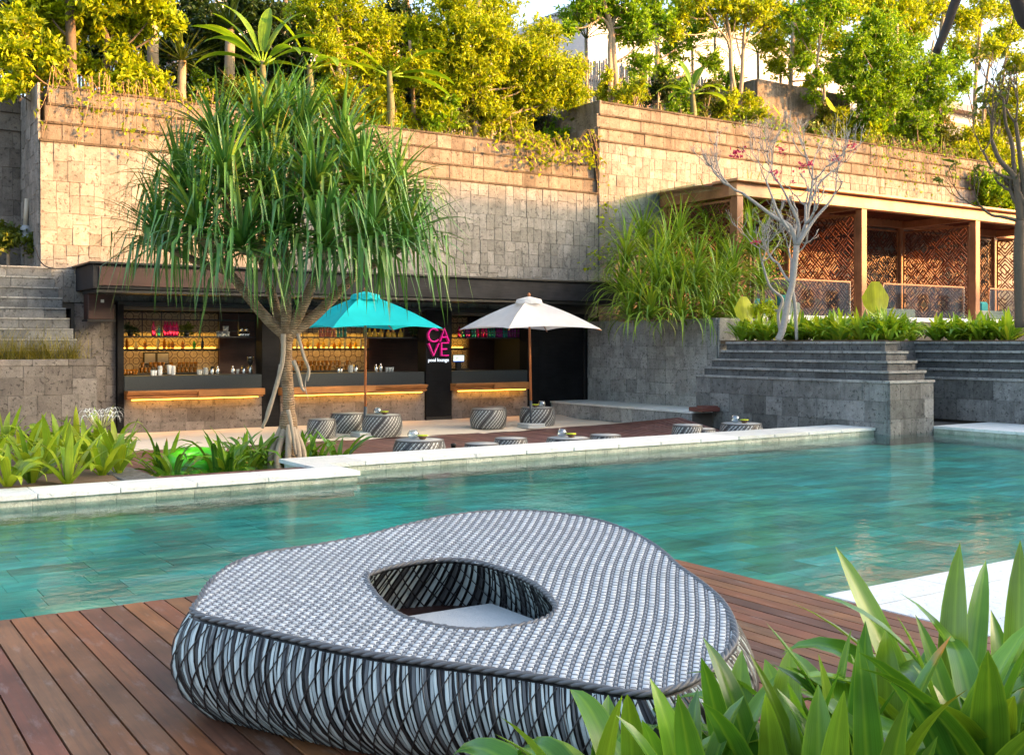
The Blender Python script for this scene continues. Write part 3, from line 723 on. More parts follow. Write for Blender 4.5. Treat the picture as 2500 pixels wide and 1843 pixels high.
# neon sign on the pillar
SG = thing('neon_sign', 'pink neon CAVE sign with white pool lounge lettering on the black pillar', 'sign', gy(1070, 850, YB-.12))
YS = YB-.13
M['pink'] = m_emit('pink_neon', (.80, .01, .28), .11); M['pinkdark'] = m_plain('pink_return', (.42, .01, .16), .5); M['white_e'] = m_emit('white_letter', (.8, .9, 1), .14)
def stroke(pts, close=False):
    P = [gy(q[0], q[1], YS) for q in pts]; Q = [gy(q[0], q[1], YS)+np.array([-.012, .055, -.012]) for q in pts]
    return MB().tube(P, .017, 8), MB().tube(Q, .016, 6)
def arc(cx, cy, rx, ry, a0, a1, n=16): return [(cx+rx*math.cos(math.radians(a0+(a1-a0)*i/n)), cy-ry*math.sin(math.radians(a0+(a1-a0)*i/n))) for i in range(n+1)]
LET = {'letter_c': [arc(1060, 818, 13.5, 16, 45, 318)], 'letter_a': [[(1075, 834), (1085.5, 802), (1096.5, 834)], [(1079, 823), (1093, 823)]],
       'letter_v': [[(1047, 838), (1059, 868), (1071.5, 838)]], 'letter_e': [[(1095.5, 837), (1078.5, 837), (1078.5, 867.5), (1095.5, 867.5)], [(1078.5, 852), (1091.5, 852)]]}
for nm, ss in LET.items():
    m1 = MB(); m2 = MB()
    for s_ in ss:
        a, b = stroke(s_); m1.add(a.v, a.f); m2.add(b.v, b.f)
    m1.smooth = m2.smooth = True
    q = m1.build(nm, M['pink'], SG); m2.build('letter_return', M['pinkdark'], q).location = (0, 0, 0)
    q.children[0].data.transform(Matrix.Translation(-Vector(SG['_w']))) if not q.get('_w') else None
def text_mesh(txt, size, mat, loc, parent, name, width=None, ext=.006):
    cu = bpy.data.curves.new(name, 'FONT'); cu.body = txt; cu.size = size; cu.extrude = ext; cu.offset = .0006
    ob = bpy.data.objects.new('tmp', cu); COL.objects.link(ob); bpy.context.view_layer.update()
    me = bpy.data.meshes.new_from_object(ob.evaluated_get(bpy.context.evaluated_depsgraph_get())); bpy.data.objects.remove(ob)
    me.transform(Matrix.Rotation(math.pi/2, 4, 'X'))
    if width:
        xs = [v.co.x for v in me.vertices]; k = width/(max(xs)-min(xs)); me.transform(Matrix.Scale(k, 4))
    me.materials.clear(); me.materials.append(mat); o = bpy.data.objects.new(name, me); COL.objects.link(o); o.parent = parent
    o.location = tuple(a_-b_ for a_, b_ in zip(loc, parent['_w'])); return o
p0 = gy(1045, 883, YB-.09); p1 = gy(1095, 883, YB-.09)
text_mesh('pool lounge', .1, M['white_e'], p0, SG, 'small_lettering', p1[0]-p0[0])

# bottles, glasses and bar tools
def m_bottle(name, c, e=0):
    t = NT(name); t.set(c, .08, spec=.8); t.p.inputs['Transmission Weight'].default_value = .45; t.p.inputs['IOR'].default_value = 1.35; return t.m
BM = {'pink': m_bottle('pink_glass', (.62, .02, .18)), 'teal': m_bottle('teal_glass', (.03, .30, .27)), 'amber': m_bottle('amber_glass', (.55, .22, .03)),
      'yellow': m_bottle('yellow_liquor', (.75, .50, .05)), 'green': m_bottle('green_glass', (.05, .45, .05)), 'blue': m_bottle('navy_bottle', (.03, .05, .16)),
      'purple': m_bottle('purple_glass', (.28, .03, .24)), 'clear': m_bottle('clear_glass', (.75, .78, .75)), 'rose': m_bottle('rose_glass', (.45, .14, .10))}
M['steel'] = NT('brushed_steel').set((.62, .62, .60), .22, 1.0).m
M['cup'] = m_plain('white_cup', (.78, .78, .75), .5, var=.06)
PROF = {'swing': [(.038, 0), (.042, .01), (.042, .17), (.036, .2), (.017, .235), (.015, .27), (.02, .275), (.02, .29)],
        'wine': [(.036, 0), (.038, .01), (.038, .16), (.02, .2), (.014, .22), (.014, .28), (.016, .29)],
        'square': [(.045, 0), (.047, .012), (.047, .13), (.03, .15), (.016, .16), (.016, .19)],
        'flask': [(.05, 0), (.055, .02), (.05, .09), (.02, .13), (.015, .17), (.019, .175)]}
bm_cache = {}
def bottle(kind, col, px, Y, z, label, group, s=1.0, rz=0):
    k = (kind, col)
    if k not in bm_cache:
        n = 4 if kind == 'square' else 14; mb = MB().lathe(PROF[kind], n=n); mb.smooth = n > 4; bm_cache[k] = mb.mesh('bottle', BM[col])
    o = bpy.data.objects.new('bottle', bm_cache[k]); COL.objects.link(o); o.location = (bx(px, Y), Y, z); o.scale = (s, s, s); o.rotation_euler[2] = .785 if kind == 'square' else 0
    return tag(o, label, 'bottle', group)
G1 = 'bottles on the hanging racks'; G2 = 'bottles on the lit back shelves'
for px in (375,): bottle('swing', 'pink', px, 22.9, 1.766, 'single pink glass bottle between the dark plant and the teal bottle', G1, 1.05)
bottle('swing', 'teal', 388, 22.88, 1.766, 'short teal glass bottle between pink bottles on the rack', G1, .8)
for px in (403, 409, 416, 424, 431): bottle('swing', 'pink', px, 22.9+rnd.uniform(-.05, .05), 1.766, 'pink glass bottle in the tight cluster beside the trailing plant', G1, 1.05)
for i, px in enumerate((704, 712, 721, 729)): bottle('wine', 'teal', px, 22.9, 1.766, 'dull teal bottle on the rack behind the tree fork', G1, .9)
for i, px in enumerate((782, 790, 799, 806, 815)): bottle('wine', 'rose', px, 22.9, 1.766, 'dusty rose bottle on the rack behind the turquoise parasol', G1, .95)
for i, px in enumerate((825, 833, 843)): bottle('wine', 'teal', px, 22.92, 1.766, 'teal bottle beside the rose bottles behind the turquoise parasol', G1, .9)
for i, px in enumerate((902, 915, 930, 948, 960, 978)): bottle('flask', 'yellow', px, 22.9, 1.766, 'squat pale yellow jar on the rack right of the turquoise parasol pole', G1, 1.15)
seq = [('pink', 1121), ('teal', 1131), ('purple', 1138), ('purple', 1144), ('teal', 1153), ('teal', 1159), ('pink', 1166), ('pink', 1178), ('pink', 1186), ('teal', 1193), ('teal', 1200), ('teal', 1206), ('purple', 1213), ('purple', 1219), ('purple', 1224), ('teal', 1230), ('teal', 1236), ('purple', 1243), ('purple', 1250), ('purple', 1257), ('purple', 1266)]
for c, px in seq: bottle('swing', c, px, 22.9+rnd.uniform(-.03, .03), 1.766, c+' glass bottle in the row on the rack under the white parasol', G1, .8 if c == 'teal' else .92)
lo = [('amber', 'wine', 310), ('clear', 'flask', 332), ('amber', 'square', 354), ('clear', 'wine', 385), ('amber', 'wine', 401), ('yellow', 'square', 412), ('amber', 'square', 421), ('amber', 'square', 446), ('green', 'square', 474), ('blue', 'wine', 494)]
nm = {'amber': 'amber', 'clear': 'clear', 'yellow': 'bright yellow', 'green': 'green', 'blue': 'dark blue labelled'}
for c, k, px in lo: bottle(k, c, px, 24.1, 1.502, nm[c]+' '+{'wine': 'tall', 'square': 'square', 'flask': 'round'}[k]+' bottle on the lit back shelf left of the tree', G2, .9)
for i, px in enumerate(range(712, 892, 13)): bottle(('square', 'wine', 'flask')[i % 3], ('yellow', 'amber', 'clear')[(i*2) % 3], px, 24.1, 1.502, ('bright yellow', 'amber', 'clear')[(i*2) % 3]+' '+('square', 'tall', 'round')[i % 3]+' bottle on the lit shelf behind the turquoise parasol', G2, .85)
cm_ = {}
def simple(name, prof, mat, px, Y, z, label, cat, group, s=1.0, n=14, cap=True):
    k = (name, len(prof), mat.name, prof[0], prof[-1])
    if k not in cm_: cm_[k] = MB().lathe(prof, n=n, cap=cap).mesh(name, mat)
    o = bpy.data.objects.new(name, cm_[k]); COL.objects.link(o); o.location = (bx(px, Y), Y, z); o.scale = (s, s, s); return tag(o, label, cat, group)
TIN = [(.035, 0), (.036, .005), (.046, .17), (.044, .17), (.034, .008)]; SHK = [(.04, 0), (.042, .01), (.044, .1), (.03, .13), (.018, .145), (.018, .17), (.012, .178)]
CUPP = [(.03, 0), (.031, .004), (.042, .11), (.04, .11), (.03, .006)]; JAR = [(.05, 0), (.056, .01), (.056, .1), (.045, .13), (.05, .15), (.047, .15)]
ZG = .951
for px in (517, 595, 869): simple('shaker_tin', TIN, M['steel'], px, 22.75, ZG, 'open steel shaker tin upside on the granite bar top', 'shaker', 'bar tools on the counters')
for px in (531, 568, 918): simple('cocktail_shaker', SHK, M['steel'], px, 22.75, ZG, 'steel cobbler cocktail shaker standing on the granite bar top', 'shaker', 'bar tools on the counters')
simple('cocktail_shaker', SHK, M['steel'], 929, 22.8, ZG, 'tall steel shaker in the group right of the turquoise parasol pole', 'shaker', 'bar tools on the counters', 1.1)
for px in (826, 833): simple('steel_cup', TIN, M['steel'], px, 22.78, ZG, 'slim steel cup in the pair left of the turquoise parasol pole', 'cup', 'bar tools on the counters', .75)
for px, s in ((372, 1), (379, .95), (390, 1.05)): simple('paper_cup', CUPP, M['cup'], px, 22.72, ZG, 'white paper cup in the bunch on the left counter', 'cup', 'white cups on the bar', s)
for px, z in ((391, ZG+.1), (413, ZG+.04), (423, ZG+.02)): simple('napkin_holder', [(.03, 0), (.034, .01), (.04, .14), (.036, .16), (.02, .15)], M['cup'], px, 22.8, z-.02 if z < ZG+.05 else ZG, 'white holder stuffed with napkins and straws on the left counter', 'holder', 'white cups on the bar', 1.2)
simple('jar', JAR, BM['clear'], 502, 22.78, ZG, 'clear round glass jar beside steel tins on the left counter', 'jar', None)
simple('jar', JAR, BM['clear'], 856, 22.78, ZG, 'clear glass jug with ice on the middle counter', 'jar', None, 1.1)
for px in (944, 951, 958, 580, 484, 490): simple('drinking_glass', CUPP, BM['clear'], px, 22.78, ZG, 'small clear tumbler on the granite bar top', 'glass', 'tumblers on the bar', .95)
for i, px in enumerate(range(304, 336, 7)): simple('drinking_glass', CUPP, BM['amber'], px, 23.4, .96, 'glass tumbler in the stacked rows at the left back counter', 'glass', 'stacked tumblers')
for row in range(2):
    for i, px in enumerate(range(345, 480, 10)):
        if rnd.random() < .8: simple('drinking_glass', CUPP, BM['amber'], px+row*3, 23.9, .98+.115*row, 'upturned amber-lit glass on the rack under the left lit shelf', 'glass', 'upturned glasses left')
    for i, px in enumerate(range(705, 850, 10)):
        if rnd.random() < .8: simple('drinking_glass', CUPP, BM['amber'], px+row*3, 23.9, .98+.115*row, 'upturned amber-lit glass on the rack behind the turquoise parasol', 'glass', 'upturned glasses right')
MB().bbox((bx(302, 23.8), 23.6, .88), (bx(535, 23.8), YK-.03, .975), .005).build('back_counter', M['dark'], BAR)
MB().bbox((bx(690, 23.8), 23.6, .88), (bx(900, 23.8), YK-.03, .975), .005).build('back_counter', M['dark'], BAR)
gr = thing('coffee_grinder', 'coffee grinder with dark hopper at the right end of the left counter', 'grinder', (bx(611, 22.8), 22.8, ZG))
MB().lathe([(.05, 0), (.055, .02), (.05, .14), (.03, .16), (.03, .19)], (bx(611, 22.8), 22.8, ZG)).build('body', M['steel'], gr)
MB().lathe([(.03, .19), (.065, .26), (.065, .34), (.03, .345)], (bx(611, 22.8), 22.8, ZG)).build('hopper', M['black'], gr)
MB().lathe([(.067, .345), (.07, .35), (.07, .375), (.02, .38)], (bx(611, 22.8), 22.8, ZG)).build('lid', M['steel'], gr)
for px in (597, 604, 609, 600): pass
for k_, (px, z) in enumerate(((587, 0), (593, 0), (600, 0), (606, 0), (590, .1), (602, .1), (545, 0), (551, 0), (557, 0), (548, .1), (554, .1), (532, 0), (538, 0))):
    simple('drinking_glass', CUPP, M['steel'] if px > 580 else BM['clear'], px, 22.9, 1.767+z*1.1, 'steel tumbler stacked at the right end of the rack' if px > 580 else 'clear tumbler stacked on the rack behind hanging leaves', 'glass', 'tumblers on the rack')
pos = thing('till_screen', 'tilted touchscreen till glowing on the counter right of the neon sign', 'till', gy(1120, 900, 22.95))
a = gy(1105, 866, 22.95); b = gy(1134, 884, 22.95)
MB().bar(((a[0]+b[0])/2, 22.95, (a[2]+b[2])/2-.0), ((a[0]+b[0])/2+.0, 22.97, (a[2]+b[2])/2+.001), b[0]-a[0], a[2]-b[2]).build('case', M['black'], pos)
sm = NT('screen'); sm.set((.7, .8, .72), .4); sm.p.inputs['Emission Color'].default_value = (.62, .75, .62, 1); sm.p.inputs['Emission Strength'].default_value = .28
MB().bbox((a[0]+.02, 22.935, b[2]+.03), (b[0]-.02, 22.942, a[2]-.015), .001).build('screen', sm.m, pos)
MB().bbox((a[0]+.02, 22.933, b[2]+.012), (b[0]-.02, 22.943, b[2]+.028), .001).build('screen_bar', m_emit('screen_blue', (.03, .1, .55), .25), pos)
for i in range(3): MB().box((a[0]+.075, 22.931, a[2]-.07-.018*i), (a[0]+.19-.03*i, 22.934, a[2]-.062-.018*i)).build('screen_text', M['black'], pos)
MB().bbox((a[0]+.02, 22.8, ZG), (b[0]+.05, 23.1, ZG+.05), .006).build('keyboard_base', M['black'], pos)
MB().bbox((a[0]+.1, 22.93, ZG+.05), (b[0]-.1, 23.0, b[2]), .006).build('stand', M['black'], pos)

SHELF_PLANTS = [(318, 'dark leafy pot plant on the rack left of the pink bottles', 'lf_dark'), (456, 'green trailing pot plant on the rack right of the pink bottles', 'lf_mid'), (1012, 'dark fern on the rack beside the neon sign', 'lf_dark')]  # PLANTS_TODO

# ------------------------------------------------------------------ parasols
def cloth(name, c):
    t = NT(name); p = t.pos(); n = t.noise(p, 4, 4); t.set(t.mix(1, c, t.ramp(n, [(.3, .9), (.7, 1.05)]), 'MULTIPLY'), .85, spec=.2)
    tr = t.new('ShaderNodeBsdfTranslucent'); tr.inputs[0].default_value = (*c, 1); mx = t.new('ShaderNodeMixShader'); mx.inputs[0].default_value = .35
    t.l.new(t.p.outputs[0], mx.inputs[1]); t.l.new(tr.outputs[0], mx.inputs[2]); t.l.new(mx.outputs[0], t.out.inputs[0]); return t.m
M['pole'] = m_wood('parasol_pole_wood', [(.42, .15, .05), (.46, .17, .06)], 2, .4, .6)
M['weave_w'] = m_plain('pale_weave', (.50, .52, .51), .6, var=.3, scale=120, bump=.6)
def parasol(name, label, px, py, cm_, ztop, ztip, D, ang, lean=0):
    c = gz(px, py, SND); T = thing(name, label, 'parasol', (c[0], c[1], SND))
    zt = ztop
    MB().tube([(c[0], c[1], SND+.09), (c[0]+lean*.2, c[1], .36)], .034, 10).build('pole_sleeve', m_plain('grey_sleeve_'+name+label[:5], (.05, .06, .07), .4), T)
    MB().tube([(c[0]+lean*.2, c[1], .34), (c[0]+lean, c[1], zt+.05)], .026, 10).build('pole', M['pole'], T)
    MB().lathe([(.0, .0), (.03, .01), (.035, .05), (.015, .09)], (c[0]+lean, c[1], zt+.04), 10).build('finial', M['pole'], T)
    ba = MB()
    for i, (z0, z1, w_) in enumerate(((0, .05, .23), (.052, .1, .225))): ba.bbox((c[0]-w_, c[1]-w_, SND+z0), (c[0]+w_, c[1]+w_, SND+z1), .012)
    ba.build('base', M['weave_w'], T)
    top = np.array([c[0]+lean, c[1], zt]); mb = MB(); N = 12; K = 9
    cor = [top+np.array([D*math.cos(ang+k*math.pi/2), D*math.sin(ang+k*math.pi/2), ztip-zt]) for k in range(4)]
    for k in range(4):
        A, Bc = cor[k], cor[(k+1) % 4]; vs = []; fs = []
        for i in range(N+1):
            r = i/N
            for j in range(K+1):
                s = j/K; e = A*(1-s)+Bc*s
                bow = 4*s*(1-s); e = e+(top-e)*np.array([.085, .085, .085])*bow
                q = top*(1-r)+e*r; q[2] += -.10*math.sin(math.pi*r)*0.5*bow+.05*math.sin(math.pi*r)*(1-bow)
                vs.append(q)
        for i in range(N):
            for j in range(K): fs.append((i*(K+1)+j, i*(K+1)+j+1, (i+1)*(K+1)+j+1, (i+1)*(K+1)+j))
        mb2 = MB().add(vs, fs); mb2.smooth = True; mb2.build('canopy_panel', cm_, T)
        rb = MB(); rb.tube([top+np.array([0, 0, -.06]), A+np.array([0, 0, -.03])], .012, 6); rb.build('rib', M['pole'], T)
    v = MB(); n = 8; sc = .17*D
    vs = [top+np.array([0, 0, .05])]+[top+np.array([sc*math.cos(ang+i*math.pi/8*1), sc*math.sin(ang+i*math.pi/8), -.02]) for i in range(16)]+[top+np.array([sc*1.12*math.cos(ang+i*math.pi/8), sc*1.12*math.sin(ang+i*math.pi/8), -.10-.03*(i % 2)]) for i in range(16)]
    v.add(vs, [(0, 1+i, 1+(i+1) % 16) for i in range(16)]+[(1+i, 17+i, 17+(i+1) % 16, 1+(i+1) % 16) for i in range(16)]); v.build('vent_cap', cm_, T)
    return T
U1 = parasol('parasol', 'square turquoise parasol on a timber pole in front of the bar', 892, 1066, cloth('turquoise_canvas', (.015, .58, .62)), 2.60, 1.90, 1.62, -YAW+math.radians(-14))
U2 = parasol('parasol', 'square white parasol on a timber pole in front of the bar', 1297, 1044, cloth('white_canvas', (.86, .84, .80)), 2.60, 1.92, 1.62, -YAW+math.radians(-16), -.06)

# ------------------------------------------------------------------ woven drum stools and tables
M['wv_light'] = m_plain('strand_light', (.50, .53, .51), .45, var=.25, scale=40)
M['wv_dark'] = m_plain('strand_dark', (.045, .045, .048), .45, var=.3, scale=40)
M['wv_mid'] = m_plain('strand_mid', (.17, .165, .155), .45, var=.3, scale=40)
M['drumtop'] = m_plain('drum_top_weave', (.40, .42, .42), .55, var=.35, scale=150, bump=.5)
def drum(name, R, h):
    root = thing(name, '', 'x'); pr = [(R*.86, 0), (R*.95, h*.15), (R, h*.45), (R*.985, h*.7), (R*.92, h*.95), (R*.90, h)]
    MB().lathe(pr, n=36).build('shell', M['wv_dark'], root)
    zs = np.array([q[1] for q in pr]); rs = np.array([q[0] for q in pr]); n = 32
    for mname, off, frac in (('wv_light', 0, .36), ('wv_mid', .5, .26)):
        mb = MB()
        for i in range(n):
            if (i % 7 == 3 and mname == 'wv_light'): continue
            vs = []; fs = []; m = 8; jit = rnd.uniform(-.1, .1)
            for j in range(m+1):
                z = h*(.02+.94*j/m); r = np.interp(z, zs, rs)+.006; a0 = 2*math.pi*(i+off+jit)/n+.85*j/m
                for dq in (0, frac*2*math.pi/n): vs.append((r*math.cos(a0+dq), r*math.sin(a0+dq), z))
            for j in range(m): fs.append((2*j, 2*j+1, 2*j+3, 2*j+2))
            mb.add(vs, fs)
        tag(mb.build('woven_strands', M[mname], root), kind='stuff')
    mb = MB()
    for i in range(30):
        vs = []; fs = []; m = 8
        for j in range(m+1):
            z = h*(.02+.94*j/m); r = np.interp(z, zs, rs)+.009; a0 = 2*math.pi*i/30-.9*j/m
            for dq in (0, .03): vs.append((r*math.cos(a0+dq), r*math.sin(a0+dq), z))
        for j in range(m): fs.append((2*j, 2*j+1, 2*j+3, 2*j+2))
        mb.add(vs, fs)
    tag(mb.build('cross_strands', M['wv_dark'], root), kind='stuff')
    MB().lathe([(R*.87, h-.012), (R*.925, h-.006), (R*.93, h+.008), (R*.88, h+.014), (R*.84, h+.006)], n=36, cap=False).build('rim', M['wv_mid'], root)
    MB().lathe([(R*.86, h), (R*.86, h+.007)], n=36).build('top', M['drumtop'], root)
    return root
stool0 = drum('drum_stool', .285, .36); table0 = drum('drum_table', .40, .42)
GS, GT = 'woven drum stools on the bar terrace', 'woven drum tables on the bar terrace'
first = {'s': True, 't': True}
fw = np.array([math.sin(YAW), math.cos(YAW), 0])
def put(kind, px, py, label, mode='base', s=1.0, z0=SND):
    src = stool0 if kind == 's' else table0; R, h = (.285, .36) if kind == 's' else (.40, .42)
    o = src if first[kind] else copy_tree(src); first[kind] = False
    if mode == 'base': c = gz(px, py, z0)+fw*R*.86*s
    else: c = gz(px, py, z0+h*s)
    o.location = (c[0], c[1], z0); o.rotation_euler[2] = rnd.uniform(0, 6); o.scale = (s, s, s); LAST[0] = o
    tag(o, label, 'stool' if kind == 's' else 'table', GS if kind == 's' else GT); return c+np.array([0, 0, z0+h*s-c[2]])
LAST = [None]
def wput(kind, px, py, Y, label, s=1.0):
    h = .36 if kind == 's' else .42; p_ = _C+ray(px, py)*(Y/ray(px, py)[1]); c = put(kind, px, py, label, 'top', s, SND)
    o = LAST[0]; o.location = (p_[0], p_[1], SND); o.scale = (s, s, (p_[2]-SND)/h); return np.array([p_[0], p_[1], p_[2]])
put('s', 780, 1071, 'woven drum stool on the sand beside the pandanus trunk', s=1.0)
put('t', 844, 1059, 'bare woven drum table on the sand behind the turquoise parasol base', s=.95)
tA = put('t', 928, 1068, 'woven drum table with glass globe right beside the turquoise parasol pole')
put('t', 1191, 1048, 'bare woven drum table on the sand before the counter right of the neon sign', s=1.0)
put('s', 1207, 1033, 'woven drum stool half hidden behind a bare drum table on the sand', s=1.0)
tB = put('t', 1313, 1044, 'woven drum table with glass globe right beside the white parasol pole')
tC = wput('t', 1024, 1074, 14.4, 'woven drum table with glass globe at the coping, opposite the neon sign')
wput('s', 1176, 1083, 14.28, 'woven drum stool peeking over the coping between two occupied drum tables')
wput('s', 1247, 1070, 14.8, 'woven drum stool behind the coping, beside the table before the white parasol')
tD = wput('t', 1387, 1069, 14.4, 'woven drum table with glass globe at the coping before the white parasol', .95)
wput('s', 1478, 1062, 14.6, 'low woven drum stool alone at the coping before the stone step')
wput('s', 1679, 1038, 14.32, 'woven drum stool beside the stepped planter, farther from its table')
wput('s', 1710, 1047, 14.26, 'woven drum stool beside the stepped planter, touching its table side')
tE = wput('t', 1810, 1034, 14.42, 'woven drum table with glass globe standing close to the stepped planter')
M['globe'] = m_glass('globe_glass', (.88, .93, .95), .62, .02); M['bowl'] = m_plain('brown_bowl', (.10, .05, .025), .5, var=.15); M['lime'] = m_plain('lime_glaze', (.55, .65, .02), .4, var=.1)
def table_set(c, side, lab):
    d = _R*side
    g = c+d*-.10+fw*.05; b = c+d*.05-fw*.03
    T = MB().lathe([(.03, .014), (.06, .025), (.085, .06), (.088, .09), (.07, .13), (.058, .145), (.055, .145), (.066, .128), (.082, .09), (.08, .062), (.055, .032), (.02, .024)], n=18)
    o = T.build('glass_globe', M['globe']); o.location = g; tag(o, 'round clear glass globe on the drum table '+lab, 'glass bowl', 'glass globes on tables')
    q = thing('ash_bowl', 'brown bowl with lime rim on the drum table '+lab, 'bowl', b, 'brown bowls on tables')
    MB().lathe([(.035, .014), (.045, .018), (.075, .07), (.07, .07), (.045, .03)], b, 16).build('bowl', M['bowl'], q)
    MB().lathe([(.072, .066), (.082, .068), (.08, .08), (.02, .076)], b, 16).build('lime_rim', M['lime'], q)
table_set(tA, 1, 'by the turquoise parasol'); table_set(tB, -1, 'by the white parasol'); table_set(tC, 1, 'opposite the neon sign'); table_set(tD, 1, 'at the coping before the white parasol'); table_set(tE, 1, 'close to the stepped planter')
# ------------------------------------------------------------------ cabana on the podium
CX0, CY0, CY1, CF, CB, CT = 19.73, 19.66, 22.45, 2.2, 5.34, 5.68
PXS = [19.73, 24.5, 29.75, 34.9]
CAB = thing('cabana', 'reddish timber cabana row with fretwork screens on the grey podium', 'cabana', (27, 21, CF))
for i, x in enumerate(PXS):
    MB().bbox((x-.11, CY0-.11, CF), (x+.11, CY0+.11, CB-.002), .008).build('post', M['cabwood'], CAB)
    MB().bbox((x-.09, CY1-.2, CF), (x+.09, CY1-.02, CB-.002), .008).build('post', M['cabwood'], CAB)
MB().bbox((CX0-.16, CY0-.14, CB), (36.4, CY0+.14, CT), .01).build('front_beam', M['cabbeam'], CAB)
MB().bbox((CX0-.30, CY0-.32, CT+.003), (36.4, CY0+.6, CT+.07), .008).build('eave_board', M['cabbeam'], CAB)
MB().bbox((CX0-.14, CY0+.145, CB), (CX0+.12, CY1, CT-.01), .01).build('side_beam', M['cabwood'], CAB)
MB().bbox((CX0+.13, CY1-.25, CB), (36.4, CY1, CT-.01), .01).build('back_beam', M['cabwood'], CAB)
MB().bbox((CX0-.2, CY0+.61, CT+.0), (36.4, CY1+.05, CT+.06), .006).build('roof', M['cabwood'], CAB)
rf = MB()
y = CY0+.2
x = CX0+.3
while x < 36: rf.bbox((x, CY0+.15, CT-.12), (x+.05, CY1-.26, CT-.004), .004); x += .22
tag(rf.build('roof_battens', M['lattice'], CAB), kind='stuff')
for x in PXS[1:]: MB().bbox((x-.08, CY0+.145, CB), (x+.08, CY1-.26, CT-.13), .006).build('cross_beam', M['cabwood'], CAB)
MB().bbox((CX0-1.15, CY0+.4, CT-.12), (CX0-.17, CY1+.1, CT-.08), .004).build('glass_awning', m_glass('awning_glass', (.72, .86, .82), .7), CAB)
def clip(a, b, u0, u1, v0, v1):
    t0, t1 = 0., 1.; d = (b[0]-a[0], b[1]-a[1])
    for p, q in ((-d[0], a[0]-u0), (d[0], u1-a[0]), (-d[1], a[1]-v0), (d[1], v1-a[1])):
        if abs(p) < 1e-9:
            if q < 0: return None
        else:
            r = q/p
            if p < 0: t0 = max(t0, r)
            else: t1 = min(t1, r)
    if t1-t0 < 1e-3: return None
    return (a[0]+d[0]*t0, a[1]+d[1]*t0), (a[0]+d[0]*t1, a[1]+d[1]*t1)
def lattice(axis, plane, u0, u1, v0, v1, u=.125):
    segs = []; C_ = 5*u; s2 = math.sqrt(.5); L = (u1-u0)+(v1-v0)+2; um, vm = (u0+u1)/2, (v0+v1)/2
    nC = int(L/C_)+1
    for i in range(-nC, nC+1):
        segs.append(((i*C_, -L), (i*C_, L))); segs.append(((-L, i*C_), (L, i*C_)))
        for off in (.5, ):
            segs.append((((i+off)*C_, -L), ((i+off)*C_, L))) if i % 2 == 0 else None
            segs.append(((-L, (i+off)*C_), (L, (i+off)*C_))) if i % 2 else None
        for j in range(-nC, nC+1):
            cx, cy = (i+.5)*C_, (j+.5)*C_
            for rr in (.22, .38):
                r = rr*C_; g = .35 if (i+j) % 2 else .0
                segs += [((cx-r, cy-r), (cx+r*(1-g), cy-r)), ((cx+r, cy-r*(1-g)), (cx+r, cy+r)), ((cx+r, cy+r), (cx-r*(1-g), cy+r)), ((cx-r, cy+r*(1-g)), (cx-r, cy-r))]
            segs += [((cx, cy-C_/2), (cx, cy-.2*C_)), ((cx+.2*C_, cy), (cx+C_/2, cy))]
    mb = MB()
    for a, b in segs:
        if a is None: continue
        ra = (um+(a[0]-a[1])*s2, vm+(a[0]+a[1])*s2); rb = (um+(b[0]-b[1])*s2, vm+(b[0]+b[1])*s2)
        c = clip(ra, rb, u0, u1, v0, v1)
        if not c: continue
        (a1, a2), (b1, b2) = c; jj = rnd.uniform(-.004, .004)
        P, Q = ((a1, plane+jj, a2), (b1, plane+jj, b2)) if axis == 'x' else ((plane+jj, a1, a2), (plane+jj, b1, b2))
        mb.bar(P, Q, .030, .034, up=(0, 1, 0.01) if axis == 'x' else (1, 0, .01))
    return mb
def screen(axis, plane, u0, u1, v0, v1):
    o = lattice(axis, plane, u0, u1, v0, v1).build('fretwork_screen', M['lattice'], CAB); o['kind'] = 'stuff'
    fr_ = MB()
    for a, b in (((u0, v0), (u1, v0)), ((u0, v1), (u1, v1)), ((u0, v0), (u0, v1)), ((u1, v0), (u1, v1))):
        P, Q = ((a[0], plane, a[1]), (b[0], plane, b[1])) if axis == 'x' else ((plane, a[0], a[1]), (plane, b[0], b[1]))
        fr_.bar(P, Q, .06, .05, up=(0, 1, .01) if axis == 'x' else (1, 0, .01))
    fr_.build('screen_frame', M['cabwood'], CAB)
screen('y', CX0, CY0+.2, CY1-.25, CF+.1, CB-.08)
for x in PXS[1:]: screen('y', x, CY0+.2, CY1-.28, CF+.1, CB-.14)
for i in range(3): screen('x', CY1-.12, PXS[i]+.15, PXS[i+1]-.15, CF+.1, CB-.1)
MB().bbox((CX0-.2, CY0-.3, CF-.005), (36.4, CY1, CF+.02), .004).build('floor', M['coping'], CAB)
# glass balustrades
M['bglass'] = m_glass('balustrade_glass', (.78, .82, .79), .72, .03)
for i, (a, b) in enumerate(((19.95, 23.75), (25.15, 28.85), (30.15, 33.8))):
    T = thing('glass_balustrade', 'clear glass balustrade with slim timber rail '+('beside the bare frangipani trunk', 'behind the single upright yellow leaf', 'in the cabana bay at the far end')[i], 'balustrade', ((a+b)/2, CY0-.22, CF), 'glass balustrades of the cabana')
    MB().bbox((a-.1, CY0-.33, CF+.021), (b+.1, CY0-.12, CF+.15), .008).build('kerb', M['paver'], T)
    n = 3
    for k in range(n):
        x0 = a+(b-a)*k/n; x1 = a+(b-a)*(k+1)/n-.015
        MB().box((x0, CY0-.235, CF+.14), (x1, CY0-.222, CF+1.06)).build('glass_pane', M['bglass'], T)
    MB().bbox((a-.02, CY0-.255, CF+1.06), (b+.02, CY0-.20, CF+1.11), .006).build('rail', M['cabwood'], T)
    for x in (a, b): MB().bbox((x-.012, CY0-.25, CF+.14), (x+.012, CY0-.207, CF+1.058), .003).build('glass_post', M['steel'], T)
